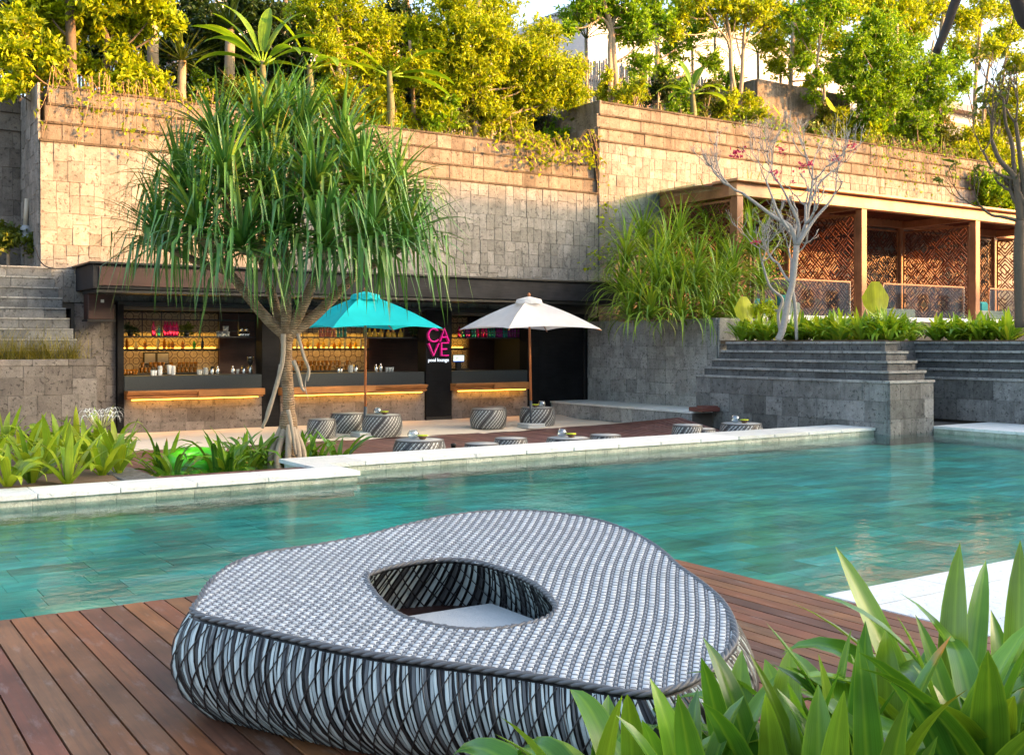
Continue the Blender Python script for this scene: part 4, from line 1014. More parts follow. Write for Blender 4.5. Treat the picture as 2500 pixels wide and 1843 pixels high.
# lounge seats
M['teal'] = m_plain('teal_cushion', (.01, .30, .34), .8, var=.1); M['stripe'] = m_plain('pale_green_weave', (.38, .42, .36), .7, var=.35, scale=60)
def sofa(px0, px1, py0, py1, Y, label, cush):
    a = gy(px0, py1, Y); b = gy(px1, py0, Y); T = thing('lounge_seat', label, 'seat', (a[0], Y, CF+.02), 'lounge seats in the cabana')
    MB().bbox((a[0], Y, CF+.06), (b[0], Y+.1, b[2]), .04).build('backrest', M['stripe'], T)
    MB().bbox((a[0], Y+.11, CF+.06), (b[0], Y+.8, CF+.36), .04).build('seat', M['stripe'], T)
    for x in (a[0]+.04, b[0]-.12):
        for yy in (Y+.02, Y+.7): MB().bbox((x, yy, CF+.02), (x+.06, yy+.06, CF+.058), .004).build('leg', M['black'], T)
    for cx in cush:
        p = gy(cx, 750, Y); MB().bbox((p[0]-.22, Y+.105, CF+.37), (p[0]+.22, Y+.3, CF+.75), .06).build('cushion', M['teal'], T)
sofa(1908, 1956, 738, 775, 20.5, 'low woven lounge seat behind the glass beside the frangipani trunk', (1880,) and (1925,))
sofa(2120, 2236, 755, 780, 20.5, 'wide striped woven lounge seat behind the single yellow leaf', ())
sofa(2398, 2470, 760, 790, 20.4, 'woven lounge seat in the far cabana bay with a turquoise cushion', (2412,))
T = thing('lounge_seat', 'turquoise cushioned seat in the near cabana bay behind the bush', 'seat', (20.5, 20.5, CF+.02), 'lounge seats in the cabana')
a = gy(1808, 760, 20.5); b = gy(1895, 725, 20.5)
MB().bbox((a[0], 20.6, CF+.02), (b[0], 21.3, CF+.4), .04).build('seat', M['stripe'], T); MB().bbox((a[0]+.05, 20.5, CF+.05), (b[0]-.05, 20.6, CF+.62), .05).build('cushion', M['teal'], T)
# ------------------------------------------------------------------ foliage tools
M['bark'] = m_plain('grey_bark', (.30, .24, .17), .9, var=.45, scale=14, bump=.6)
M['bark_dark'] = m_plain('dark_bark', (.12, .09, .06), .9, var=.4, scale=14, bump=.6)
M['bark_pale'] = m_plain('pale_frangipani_bark', (.36, .335, .30), .85, var=.45, scale=18, bump=.5)
M['lf_gold'] = m_leaf('golden_leaves', [(.23, .32, .008), (.35, .455, .010), (.46, .53, .012), (.12, .195, .008)], .45, .45)
M['lf_green'] = m_leaf('yellow_green_leaves', [(.11, .23, .008), (.19, .37, .012), (.28, .47, .014), (.065, .15, .008)], .45, .4)
M['lf_mid'] = m_leaf('mid_green_leaves', [(.055, .09, .012), (.10, .14, .015), (.15, .18, .02), (.075, .115, .013)], .45, .4)
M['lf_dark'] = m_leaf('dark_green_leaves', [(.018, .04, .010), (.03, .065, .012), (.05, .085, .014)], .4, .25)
M['lf_banana'] = m_leaf('banana_leaf', [(.09, .21, .015), (.15, .30, .018), (.25, .38, .02)], .38, .45, rib=.8)
M['lf_dry'] = m_plain('dry_leaf', (.40, .24, .09), .9, var=.3)
M['lf_grass'] = m_leaf('golden_grass', [(.20, .19, .03), (.32, .26, .05), (.14, .16, .02)], .5, .4)
M['bstem'] = m_plain('banana_stem', (.13, .13, .05), .7, var=.4, scale=6)
def leaves(centers, dirs, L, Wd, fold=.25):
    """folded rhombic leaves, vectorised"""
    n = len(centers); d = dirs/(np.linalg.norm(dirs, axis=1)[:, None]+1e-9)
    up = rng.normal(size=(n, 3))*.6+np.array([0, 0, 1.]); s = np.cross(d, up); s /= np.linalg.norm(s, axis=1)[:, None]+1e-9; nr = np.cross(s, d)
    Lc = (L*rng.uniform(.6, 1.25, n))[:, None]; wc = (Wd*rng.uniform(.7, 1.2, n))[:, None]
    b = centers; tip = b+d*Lc-nr*Lc*.15; l = b+d*Lc*.45-s*wc/2+nr*wc*fold; r = b+d*Lc*.45+s*wc/2+nr*wc*fold
    V = np.stack([b, l, tip, r], 1).reshape(-1, 3); i = np.arange(n)*4
    F = np.concatenate([np.stack([i, i+2, i+1], 1), np.stack([i, i+3, i+2], 1)], 0)
    return V, F
class Cloud:
    def __init__(s): s.V = []; s.Fc = []; s.n = 0
    def add(s, V, F): s.V.append(V); s.Fc.append(F+s.n); s.n += len(V)
    def clump(s, c, r, ntw, per, L, Wd, hang=0., rs=(1, 1, .8)):
        r = np.array(rs)*r
        q = rng.normal(size=(ntw, 3)); q /= np.linalg.norm(q, axis=1)[:, None]; q *= (rng.uniform(.1, 1, ntw)**.5*rng.uniform(.75, 1.4, ntw))[:, None]
        tip = np.array(c)+q*r; out = q+rng.normal(size=(ntw, 3))*.5+np.array([0, 0, .25-hang]); out /= np.linalg.norm(out, axis=1)[:, None]
        t = rng.uniform(-1, 0.15, (ntw, per)); tl = L*2.6
        P = tip[:, None, :]+out[:, None, :]*(t*tl)[:, :, None]
        D = out[:, None, :]*.8+rng.normal(size=(ntw, per, 3))*.75
        s.add(*leaves(P.reshape(-1, 3), D.reshape(-1, 3), L, Wd)); return tip
    def build(s, name, mat, parent):
        V = np.concatenate(s.V)-np.array(parent.get('_w', (0, 0, 0))); F = np.concatenate(s.Fc)
        me = bpy.data.meshes.new(name); me.vertices.add(len(V)); me.vertices.foreach_set('co', V.astype(np.float32).ravel())
        me.loops.add(F.size); me.loops.foreach_set('vertex_index', F.astype(np.int32).ravel())
        me.polygons.add(len(F)); me.polygons.foreach_set('loop_start', np.arange(0, F.size, 3, dtype=np.int32)); me.materials.append(mat)
        me.update(calc_edges=True); me.validate()
        o = bpy.data.objects.new(name, me); COL.objects.link(o); o.parent = parent; return o
def mpp(px, py, Y): return Y/ray(px, py)[1]/FPX
def tree(name, label, trunks, blobs, Y, mat, L=.14, Wd=.06, dens=1.0, bark='bark', group='trees on the upper terrace', cat='tree', limbs=True, hang=0., zb=None):
    """trunks: lists of (px,py,radius m); blobs: (px,py,r px[,dY]); everything stands around depth Y on the terrace"""
    p0 = gy(trunks[0][0][0], trunks[0][0][1], Y)
    if zb is None: zb = 6.5 if p0[0] < XS else 7.85
    T = thing(name, label, cat, (p0[0], Y, zb), group)
    tops = []; tb = MB()
    for tk in trunks:
        pts = [gy(a, b, Y) for a, b, r in tk]; pts = [np.array([pts[0][0], Y, zb-.1])]+pts
        P = smooth_path(pts, 4); r = np.interp(np.linspace(0, 1, len(P)), np.linspace(0, 1, len(tk)+1), [tk[0][2]*1.1]+[q[2] for q in tk])
        tb.tube(P, r, 8); tops.append(P)
    tb.build('trunk', M[bark], T)
    cl = Cloud(); lm = MB()
    for bl in blobs:
        px, py, r = bl[:3]; dy = bl[3] if len(bl) > 3 else rnd.uniform(-.5, .5); c = gy(px, py, Y+dy); R = r*mpp(px, py, Y+dy)
        ntw = int(84*(R/.6)**2*dens)+8
        tips = cl.clump(c, R, ntw, 15, L, Wd, hang)
        if limbs:
            P = min(tops, key=lambda q: np.min(np.linalg.norm(q-c, axis=1))); k = int(np.argmin(np.linalg.norm(P-c, axis=1))); k = max(0, k-3); a = P[k]
            lm.tube(smooth_path([a, (a+c)/2+np.array([0, 0, -.12]), c], 3), [.035, .03, .025, .022, .018, .014, .01], 5)
            for tp in tips[::max(1, len(tips)//9)]: lm.tube([c, (c+tp)/2+rng.normal(size=3)*.05, tp], [.012, .009, .004], 4)
    if limbs: lm.build('limb', M[bark], T)
    o = cl.build('crown', M[mat], T); return T
def big_leaf(mb, base, az, el, L, W, droop=.9, n=9, fold=.25, tear=.0):
    """broad banana-type blade on a short stalk"""
    mb.ribbon(base, az, el, L, droop, W, n, fold, 1.5, 'blade2', 0, 2)
def banana(name, label, px, py, Y, specs, stem_h=1.5, mat='lf_banana', group='banana plants on the upper terrace', zb=None):
    c = gy(px, py, Y); 
    if zb is None: zb = 6.5 if c[0] < XS else 7.85
    T = thing(name, label, 'banana plant', (c[0], Y, zb), group)
    MB().tube([(c[0], Y, zb-.1), (c[0]+.05, Y, (zb+c[2])/2), (c[0], Y, c[2])], [.12, .10, .06], 8).build('stem', M['bstem'], T)
    for az, el, L, W, dr in specs:
        d = np.array([math.cos(az)*math.cos(el), math.sin(az)*math.cos(el), math.sin(el)]); st = np.array([c[0], Y, c[2]-.1]); e = st+d*.35
        mb = MB(); mb.tube([st, e], [.03, .018], 6); mb.build('stalk', M[mat], T)
        m2 = MB(); big_leaf(m2, e, az, el-.1, L*.85, W*1.0, dr+.35); m2.build('leaf', M[mat], T)
    return T
def spiky(name, label, c, n, L, Wd, mat, zb=None, trunk=None, elr=(-.3, 1.45), droop=(.1, .5), group=None, cat='palm', tr=.07, azr=(0, 6.283)):
    z0 = c[2] if zb is None else zb
    T = thing(name, label, cat, (c[0], c[1], z0), group)
    if trunk: MB().tube([(c[0]+.06, c[1], z0-.05), (c[0]-.02, c[1], (z0+c[2])/2), tuple(c)], [tr*1.1, tr, tr*.9], 8).build('trunk', M[trunk], T)
    mb = MB()
    for i in range(n):
        el = rnd.uniform(*elr); mb.ribbon(c, rnd.uniform(*azr), el, L*rnd.uniform(.75, 1.15), rnd.uniform(*droop), Wd, 5, .3, 1.5, 'blade')
    mb.build('crown', M[mat], T); return T
def frond_palm(name, label, c, n, L, zb, mat, group, trunk='bark', tr=.06, el=(.2, 1.2), leafl=.35):
    T = thing(name, label, 'palm', (c[0], c[1], zb), group)
    MB().tube([(c[0], c[1], zb-.05), (c[0]+.04, c[1], (zb+c[2])/2), tuple(c)], [tr, tr*.9, tr*.7], 8).build('trunk', M[trunk], T)
    for i in range(n):
        az = 2*math.pi*i/n+rnd.uniform(-.3, .3); e = rnd.uniform(*el); m = 16; p = np.array(c, float); mb = MB(); pts = [p.copy()]
        for k in range(m):
            t = k/m; ee = e-1.5*t**1.6; d = np.array([math.cos(az)*math.cos(ee), math.sin(az)*math.cos(ee), math.sin(ee)]); p = p+d*L/m; pts.append(p.copy())
            if k > 2:
                for s in (-1, 1): mb.ribbon(p, az+s*1.05, ee*.5+.15, leafl*(1-.6*abs(t-.45)), .9, .028, 3, .2, 1.4, 'blade')
        mb.tube(pts, np.linspace(.016, .004, len(pts)), 4); mb.build('frond', M[mat], T)
    return T

# ------------------------------------------------------------------ pandanus by the bar
M['pand'] = m_leaf('pandanus_leaf', [(.03, .12, .025), (.055, .19, .032), (.10, .26, .04), (.04, .15, .03), (.18, .30, .05)], .36, .22, .55, rib=.5, tip=(.30, .20, .08), tiplen=.86)
t = NT('ringed_pandanus_bark'); p = t.pos(); wv = t.new('ShaderNodeTexWave'); wv.wave_type = 'BANDS'; wv.bands_direction = 'Z'; t.l.new(p, wv.inputs[0]); wv.inputs['Scale'].default_value = 9; wv.inputs['Distortion'].default_value = 5.0; wv.inputs['Detail'].default_value = 3
nn = t.noise(p, 8, 5, .6); col = t.ramp(nn, [(.3, (.17, .10, .05)), (.55, (.32, .22, .13)), (.75, (.42, .33, .23))])
col = t.mix(1, col, t.ramp(wv.outputs[1], [(0, .68), (.45, 1.)]), 'MULTIPLY'); t.set(col, .85); t.bump(t.math('ADD', wv.outputs[1], nn), .6, .02); M['pbark'] = t.m
M['root'] = m_plain('grey_root', (.36, .30, .23), .9, var=.4, scale=16, bump=.5)
TB = np.array([5.98, 15.2, SND-.1])
PT = thing('pandanus_tree', 'large pandanus tree with drooping strap leaves and stilt roots before the bar', 'tree', TB)
def ptp(px, py, t): return gt(px, py, t)
tt = 16.0
trk = smooth_path([ptp(705, 1120, tt), ptp(706, 1000, tt), ptp(700, 900, tt), ptp(700, 815, tt)], 6)
mbt = MB(); mbt.tube(trk, [.10]*2+list(np.linspace(.09, .082, len(trk)-4))+[.10, .13], 14); mbt.build('trunk', M['pbark'], PT)
fork = ptp(700, 812, tt)
heads = [(400, 590, 15.8, .9), (490, 560, 15.0, 1), (600, 605, 14.8, .8), (700, 575, 15.2, .8), (800, 600, 14.8, .9), (910, 590, 15.2, 1), (1000, 590, 16.0, .9), (450, 470, 16.3, 1), (560, 455, 15.2, 1), (670, 465, 15.8, .9),
         (780, 470, 15.1, 1), (890, 455, 15.6, 1), (970, 480, 16.4, 1), (540, 360, 16.7, 1), (640, 345, 16.2, 1), (745, 345, 16.5, 1), (845, 370, 16.2, 1), (690, 300, 16.9, .6)]
forks = {}
mains = [ptp(560, 665, 15.7), ptp(640, 640, 16.2), ptp(698, 620, 15.6), ptp(790, 630, 15.7), ptp(875, 665, 16.0)]
for m_ in mains:
    br = MB(); P = smooth_path([fork+np.array([0, 0, -.05]), fork*.6+m_*.4+np.array([0, 0, -.10]), m_], 6); br.tube(P, np.linspace(.095, .062, len(P)), 12); br.build('branch', M['pbark'], PT)
leafobjs = []
hl = []
for (px, py, t_, s_) in heads:
    h = ptp(px-8, py, t_)
    m_ = min(mains, key=lambda q: np.linalg.norm((q-h)*np.array([1, 1, .35])))
    br = MB(); P = smooth_path([m_, (m_+h)/2+np.array([0, 0, -.05]), h-np.array([0, 0, .05])], 5); br.tube(P, np.linspace(.06, .05, len(P)), 10); br.build('branch', M['pbark'], PT)
    out = h-np.array([6.0, 15.2, 2.6]); oaz = math.atan2(out[1], out[0]); n = int(122*s_)
    for i in range(n):
        f = i/n; az = i*2.39996+rnd.uniform(-.25, .25)
        L = rnd.uniform(.95, 1.3); mb = MB()
        if f < .20: el, dr, kk = rnd.uniform(.85, 1.5), rnd.uniform(.05, .9), None; L *= .88
        elif f < .62: el, dr, kk = rnd.uniform(.05, 1.0), rnd.uniform(.2, 1.3), ((rnd.uniform(.4, .75), rnd.uniform(-1.45, -.7))) if rnd.random() < .62 else None
        else: L *= rnd.uniform(.95, 1.4); el, dr, kk = rnd.uniform(-.35, .45), rnd.uniform(.4, 1.4), ((rnd.uniform(.25, .55), rnd.uniform(-1.54, -1.15)))
        base = h+np.array([math.cos(az), math.sin(az), 0])*.045+np.array([0, 0, .28*(1-f)-.08])
        mb.ribbon(base, az, el, L, dr, rnd.uniform(.06, .085), 9, .32, 1.3, 'blade', kink=kk, side=rnd.uniform(-.25, .25))
        tipz = proj(np.array(mb.v[len(mb.v)//2]))
        hl.append((tipz[2], mb))
hl.sort(key=lambda q: q[0])
for d_, mb in hl[:290]: mb.build('leaf', M['pand'], PT)
rest = MB()
for d_, mb in hl[290:]: rest.add(mb.v, mb.f, mb.uv)
rest.smooth = True; tag(rest.build('leaves', M['pand'], PT), kind='stuff')
# stilt roots and hanging aerial roots
for i in range(9):
    a = i*.7+.2; s = ptp(704, 1032+6*(i % 3), tt); e = TB+np.array([math.cos(a)*.24, math.sin(a)*.24, 0]); m_ = (s+e)/2+np.array([math.cos(a), math.sin(a), 0])*.11
    rt = MB(); P = smooth_path([s+np.array([math.cos(a), math.sin(a), 0])*.08, m_, e], 5); rt.tube(P, np.linspace(.045, .05, len(P)), 8); rt.build('stilt_root', M['root'], PT)
rt = MB(); rt.lathe([(.10, -.18), (.135, -.05), (.13, .08), (.095, .2)], tuple(ptp(704, 1035, tt)), 14); rt.build('root_collar', M['pbark'], PT)
for pts, r in (([(692, 815), (690, 880), (672, 950), (655, 1010), (640, 1045)], .04), ([(686, 890), (676, 940), (655, 1000), (648, 1030)], .035), ([(727, 815), (742, 870), (755, 905), (750, 930)], .028), ([(716, 880), (728, 910), (737, 945), (743, 955)], .035), ([(752, 905), (745, 940), (752, 975)], .012), ([(703, 1000), (712, 1040), (722, 1110)], .035)):
    rt = MB(); P = smooth_path([ptp(a, b, tt-.25) for a, b in pts], 4); rt.tube(P, np.linspace(r, r*.6, len(P)), 8); rt.build('aerial_root', M['root'], PT)

for px, lab, mt in SHELF_PLANTS:
    c = np.array([bx(px, 22.9), 22.9, 1.767]); T = thing('pot_plant', lab, 'pot plant', c, 'plants on the bar racks')
    MB().lathe([(.05, 0), (.06, .09), (.055, .09)], tuple(c), 12).build('pot', M['black'], T); cl = Cloud(); cl.clump(c+np.array([0, 0, .16]), .13, 26, 7, .08, .05); cl.build('foliage', M[mt], T)
# strap-leaved bush on the podium: several pandanus clumps
PB = thing('pandanus_bush', 'wide bushy clump of arching strap leaves on the podium beside the cabana', 'bush', (18.3, 19.5, 2.15))
M['pand2'] = m_leaf('bush_strap_leaf', [(.10, .22, .018), (.16, .31, .022), (.25, .39, .03), (.08, .18, .02), (.36, .44, .04)], .4, .3, .5, rib=.5)
hl = []
for (px, py, Y, n, up) in [(1530, 600, 20.6, 75, .2), (1600, 640, 19.6, 85, .2), (1660, 560, 20.4, 85, .3), (1700, 640, 19.2, 85, .2), (1760, 600, 20.2, 85, .3), (1790, 680, 19.0, 75, .2), (1730, 520, 20.8, 75, .5), (1840, 620, 19.4, 75, .4), (1610, 710, 19.0, 70, .1), (1520, 680, 20.2, 60, .1), (1690, 710, 18.7, 75, .1), (1830, 540, 20.0, 40, .8), (1570, 560, 21.2, 70, .3), (1650, 660, 18.9, 80, .2), (1750, 720, 18.5, 75, .1), (1560, 730, 19.3, 60, .1), (1860, 700, 18.9, 60, .2), (1630, 600, 20.0, 70, .3), (1590, 770, 18.6, 55, 0), (1660, 775, 18.4, 55, 0), (1730, 775, 18.2, 55, 0), (1790, 770, 18.2, 50, 0), (1540, 775, 19.2, 45, 0)]:
    h = gy(px, py+(45 if px < 1770 and py < 700 else 10), Y)
    MB().tube([(h[0], h[1]+.1, 2.15), (h[0], h[1], (h[2]+2.15)/2), tuple(h)], [.06, .05, .04], 7).build('stem', M['pbark'], PB)
    for i in range(n):
        f = i/n; az = i*2.39996+rnd.uniform(-.3, .3)
        if f < .25: el, dr = rnd.uniform(.9, 1.5), rnd.uniform(.2, 1.4-.6*up)
        elif f < .6: el, dr = rnd.uniform(.4, 1.2), rnd.uniform(1.3, 2.6)
        else: el, dr = rnd.uniform(.0, .8), rnd.uniform(1.6, 2.8)
        mb = MB(); mb.ribbon(h+np.array([0, 0, .2*(1-f)]), az, el, rnd.uniform(.95, 1.5)+.25*up, dr, rnd.uniform(.06, .085), 8, .4, 1.4, 'blade'); hl.append((proj(mb.v[12])[2], mb))
hl.sort(key=lambda q: q[0])
for d_, mb in hl[:200]: mb.build('leaf', M['pand2'], PB)
rest = MB()
for d_, mb in hl[200:]: rest.add(mb.v, mb.f, mb.uv)
rest.smooth = True; tag(rest.build('leaves', M['pand2'], PB), kind='stuff')
# ------------------------------------------------------------------ upper terrace: fence, houses, trees
M['pale_pole'] = m_plain('bleached_bamboo', (.30, .29, .27), .8, var=.35, scale=12)
FN = thing('bamboo_fence', 'long fence of bleached upright bamboo poles behind the terrace trees', 'fence', (20, 28, 6.5))
for k in range(12):
    mb = MB(); x = -2+k*4.0
    while x < 2+k*4.0-.02:
        z0 = 6.4 if x < 17.8 else 7.8; mb.tube([(x, 28, z0), (x+rnd.uniform(-.02, .02), 28+rnd.uniform(-.02, .02), z0+3.1+rnd.uniform(-.12, .12))], .033, 5); x += .085
    tag(mb.build('pole_panel', M['pale_pole'], FN), kind='stuff')
    for z in (.6, 2.4): MB().bbox((-2+k*4.0, 28.04, (6.4 if k < 5 else 7.8)+z), (1.98+k*4.0, 28.09, (6.4 if k < 5 else 7.8)+z+.06), .006).build('rail', M['bark'], FN)
M['render'] = m_plain('white_render', (.46, .46, .46), .8, var=.08, scale=2); M['orange'] = m_plain('orange_render', (.55, .26, .10), .8, var=.1, scale=2)
M['win'] = NT('window_glass').set((.05, .07, .09), .1).m; M['tile'] = m_plain('grey_roof_tile', (.20, .19, .18), .8, var=.2)
def house(label, x0, x1, Y, z0, z1, orange, nwin, roof):
    T = thing('house', label, 'house', ((x0+x1)/2, Y, z0))
    MB().box((x0, Y, z0), (x1, Y+9, z1)).build('wall', M['render'], T)
    for a, b, c, d in orange: MB().bbox((a, Y-.25, c), (b, Y-.004, d), .02).build('orange_panel', M['orange'], T)
    for i in range(nwin):
        for z in np.arange(z0+1.6, z1-1.8, 3.2):
            x = x0+(x1-x0)*(i+.5)/nwin; wn = MB().bbox((x-.8, Y-.06, z), (x+.8, Y-.002, z+1.5), .02).build('window', M['render'], T)
            g = MB().box((x-.7, Y-.065, z+.1), (x-.03, Y-.061, z+1.4)).box((x+.03, Y-.065, z+.1), (x+.7, Y-.061, z+1.4)); o = g.build('pane', M['win'], wn); o.data.transform(Matrix.Translation(-Vector(T['_w'])))
    for z in np.arange(z0+3.0, z1-.3, 3.2): MB().bbox((x0-.1, Y-.5, z), (x1+.1, Y-.27, z+.22), .02).build('balcony_slab', M['render'], T)
    if roof:
        e = .7; xm = (x0+x1)/2; mb = MB()
        mb.add([(x0-e, Y-e, z1), (x1+e, Y-e, z1), (x1+e, Y+9+e, z1), (x0-e, Y+9+e, z1), (x0+3, Y+4.5, z1+2.4), (x1-3, Y+4.5, z1+2.4)], [(0, 1, 5, 4), (1, 2, 5), (2, 3, 4, 5), (3, 0, 4), (3, 2, 1, 0)]); mb.build('roof', M['tile'], T)
    else: MB().bbox((x0-.15, Y-.15, z1+.002), (x1+.15, Y+9.1, z1+.35), .03).build('parapet', M['render'], T)
house('white house with orange panels seen through the trees above the slim twin trunk', 29, 47, 38, 7, 16.5, [(31, 34.5, 11.6, 13.4), (38, 40.5, 10.6, 14), (42, 46, 8, 10.4)], 5, False)
house('white house with grey hipped roof behind the trees above the far end of the wall', 49, 62, 37, 7, 14.6, [(50.5, 55, 12.2, 14.0), (57, 60, 9, 11)], 4, True)
house('pale flat-topped house behind the bushes above the bar roof', 13, 26, 40, 6, 14.2, [(18, 20.5, 12.0, 14), (23, 25, 9, 11)], 4, False)

GV = 'trees on the upper terrace'
tree('leafy_tree', 'golden leafed tree overhanging the left end of the stone wall', [[(175, 200, .11), (172, 60, .10), (165, -120, .08)], [(258, 190, .09), (262, 100, .07), (230, 20, .05), (215, -60, .04)]],
     [(40, 60, 60), (30, 130, 50), (100, 40, 60), (120, 120, 45), (60, 190, 40), (200, 40, 60), (160, 110, 40), (250, 70, 45), (300, 30, 50), (340, 60, 40), (210, 160, 32), (385, 25, 45), (420, 55, 35), (90, -20, 60), (230, -20, 70), (330, -30, 60), (290, 120, 26), (140, 175, 30), (20, 215, 25), (300, 175, 30), (345, 190, 30), (385, 185, 25), (260, 195, 24)], 23.6, 'lf_gold', .17, .085, 1.0, 'bark_dark')
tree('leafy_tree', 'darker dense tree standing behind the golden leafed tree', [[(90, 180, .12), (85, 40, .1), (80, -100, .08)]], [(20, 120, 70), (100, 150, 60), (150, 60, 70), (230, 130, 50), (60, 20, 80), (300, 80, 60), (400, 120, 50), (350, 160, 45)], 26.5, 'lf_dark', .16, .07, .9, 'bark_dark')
for px, lab in ((375, 'grey ringed palm trunk beside the golden leafed tree, crown above view'), (562, 'grey palm with fan leaves between the spiky palm and the bananas')):
    c = gy(px, -60 if px == 375 else 75, 25.0)
    spiky('fan_palm', lab, c, 46, 1.2, .09, 'lf_dark', 6.5, 'bark', (-.4, 1.2), (.2, .7), 'palms on the upper terrace', tr=.13)
spiky('yucca', 'spiky yucca rosette rising over the wall top near the pandanus crown', gy(445, 150, 23.9), 60, .95, .06, 'lf_mid', 6.5, 'bark', (-.5, 1.5), (.0, .25), 'palms on the upper terrace', tr=.1)
banana('banana_plant', 'tall banana plant with long upright leaves above the pandanus crown', 640, 150, 23.4, [(2.6, .9, 1.6, .34, .6), (2.2, 1.25, 1.9, .34, .5), (.2, 1.2, 1.8, .34, .4), (-.2, .6, 1.5, .36, 1.0), (2.9, .3, 1.5, .34, .9), (-1.2, .5, 1.2, .32, 1.2), (3.4, .55, 1.5, .34, .9), (1., 1.35, 1.7, .3, .3), (-.1, .9, 1.5, .34, .7), (2.9, .75, 1.7, .36, .5), (2.4, 1.05, 1.7, .34, .3)])
banana('banana_plant', 'banana plant with an upright torn leaf beside the feathery bush', 755, 160, 23.3, [(.3, 1.15, 1.5, .3, .3), (2.7, 1.2, 1.4, .3, .3), (-.4, .35, 1.3, .32, .9), (2.9, .2, 1.2, .3, .9), (-1.4, .3, 1.1, .3, 1.1)])
banana('banana_plant', 'low banana plant with broad sunlit leaves left of the bushy golden trees', 950, 175, 23.2, [(-.3, .75, 1.5, .36, .6), (-.25, .25, 1.6, .36, .5), (-.4, -.05, 1.5, .34, .3), (2.6, .8, 1.3, .32, .6), (3.0, .3, 1.2, .3, .8)])
tree('bushy_tree', 'feathery golden green tree behind the pandanus crown', [[(830, 230, .08), (825, 120, .06), (820, 0, .05)]], [(800, 60, 70), (870, 90, 65), (820, 150, 60), (900, 170, 55), (850, 20, 80), (760, 20, 60), (930, 60, 60), (840, 215, 45), (920, 230, 40), (790, 110, 50), (945, 130, 40), (870, 250, 35), (945, 230, 30)], 23.8, 'lf_gold', .13, .045, 1.25)
tree('bushy_tree', 'broad bright golden green tree over the middle of the stone wall', [[(1160, 260, .1), (1165, 120, .08), (1170, 0, .06)], [(1010, 270, .06), (1005, 180, .05), (1000, 100, .04)]],
     [(1050, 130, 75), (1120, 80, 85), (1200, 100, 85), (1280, 140, 80), (1350, 180, 70), (1390, 230, 55), (1150, 180, 80), (1240, 210, 75), (1080, 230, 65), (1310, 240, 60), (1180, 260, 50), (1100, 10, 70), (1200, 20, 70), (1010, 180, 60), (1030, 60, 50), (1330, 90, 50), (1060, 280, 45), (1260, 270, 40), (1400, 170, 40)], 23.9, 'lf_gold', .135, .05, 1.35)
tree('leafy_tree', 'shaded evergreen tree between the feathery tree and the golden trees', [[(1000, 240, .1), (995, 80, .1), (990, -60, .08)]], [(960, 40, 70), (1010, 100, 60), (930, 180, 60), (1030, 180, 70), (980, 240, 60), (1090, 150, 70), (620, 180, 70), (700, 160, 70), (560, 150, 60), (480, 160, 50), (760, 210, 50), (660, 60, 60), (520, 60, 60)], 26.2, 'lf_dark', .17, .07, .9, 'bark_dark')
tree('slim_tree', 'slim pale trunked tree with airy leaves right of the golden trees', [[(1506, 240, .10), (1497, 130, .09), (1490, 60, .08), (1450, -60, .05)], [(1492, 70, .06), (1540, 20, .045), (1580, -60, .03)], [(1490, 80, .05), (1440, 30, .04), (1400, -30, .03)]],
     [(1420, 30, 50), (1480, 20, 55), (1550, 40, 45), (1590, 20, 45), (1520, 80, 40), (1570, 90, 35), (1440, -30, 60), (1540, -30, 60), (1620, 60, 35), (1390, 70, 30)], 24.2, 'lf_green', .15, .07, .8)
frond_palm('areca_palm', 'dark feather palm between the golden trees and the slim tree', gy(1430, 95, 25.4), 11, 1.7, 7.0, 'lf_dark', 'palms on the upper terrace')
for i, (px, py, lab) in enumerate(((1610, 130, 'next to the slim pale tree'), (1690, 120, 'over the sunlit low banana'), (1745, 90, 'left of the twin pale trunks'), (1850, 130, 'behind the square stone tower'), (1905, 150, 'at the right of the square stone tower'))):
    frond_palm('areca_palm', 'slender yellow green feather palm '+lab, gy(px, py, 26.6), 11, 1.5, 7.85, 'lf_green' if i != 1 else 'lf_mid', 'palms on the upper terrace')
banana('banana_plant', 'sunlit low banana plant at the edge of the higher wall', 1690, 222, 23.6, [(.4, 1.1, 1.2, .3, .4), (1.7, 1.3, 1.3, .28, .3), (-.2, .5, 1.1, .3, .8), (-.4, .1, 1.0, .3, .8), (2.9, .3, 1.1, .3, .9), (3.3, .0, 1.0, .28, .7), (-1.3, .3, .8, .28, 1.2)])
tree('slim_tree', 'twin stemmed pale tree before the square stone tower', [[(1798, 262, .085), (1785, 170, .07), (1782, 90, .06), (1760, -30, .04)], [(1806, 262, .08), (1812, 180, .06), (1818, 70, .05), (1840, -40, .04)], [(1784, 130, .04), (1745, 60, .03), (1720, 0, .02)]],
     [(1760, 20, 45), (1800, 10, 45), (1840, 30, 45), (1720, 40, 38), (1870, 60, 38), (1790, 60, 35), (1700, -10, 45), (1880, 0, 50), (1660, 30, 40), (1640, 80, 30)], 24.4, 'lf_gold', .15, .07, .6)
tree('slim_tree', 'thin crooked tree with loose leaves at the right side of the stone tower', [[(2008, 300, .06), (2012, 220, .05), (1995, 160, .04), (2010, 60, .04), (2030, -40, .03)]], [(1970, 80, 40), (2010, 60, 45), (1960, 150, 30), (2000, 190, 30), (1985, 235, 25), (2040, 20, 45), (1930, 30, 40), (2000, 0, 50)], 24.2, 'lf_green', .15, .075, .65)
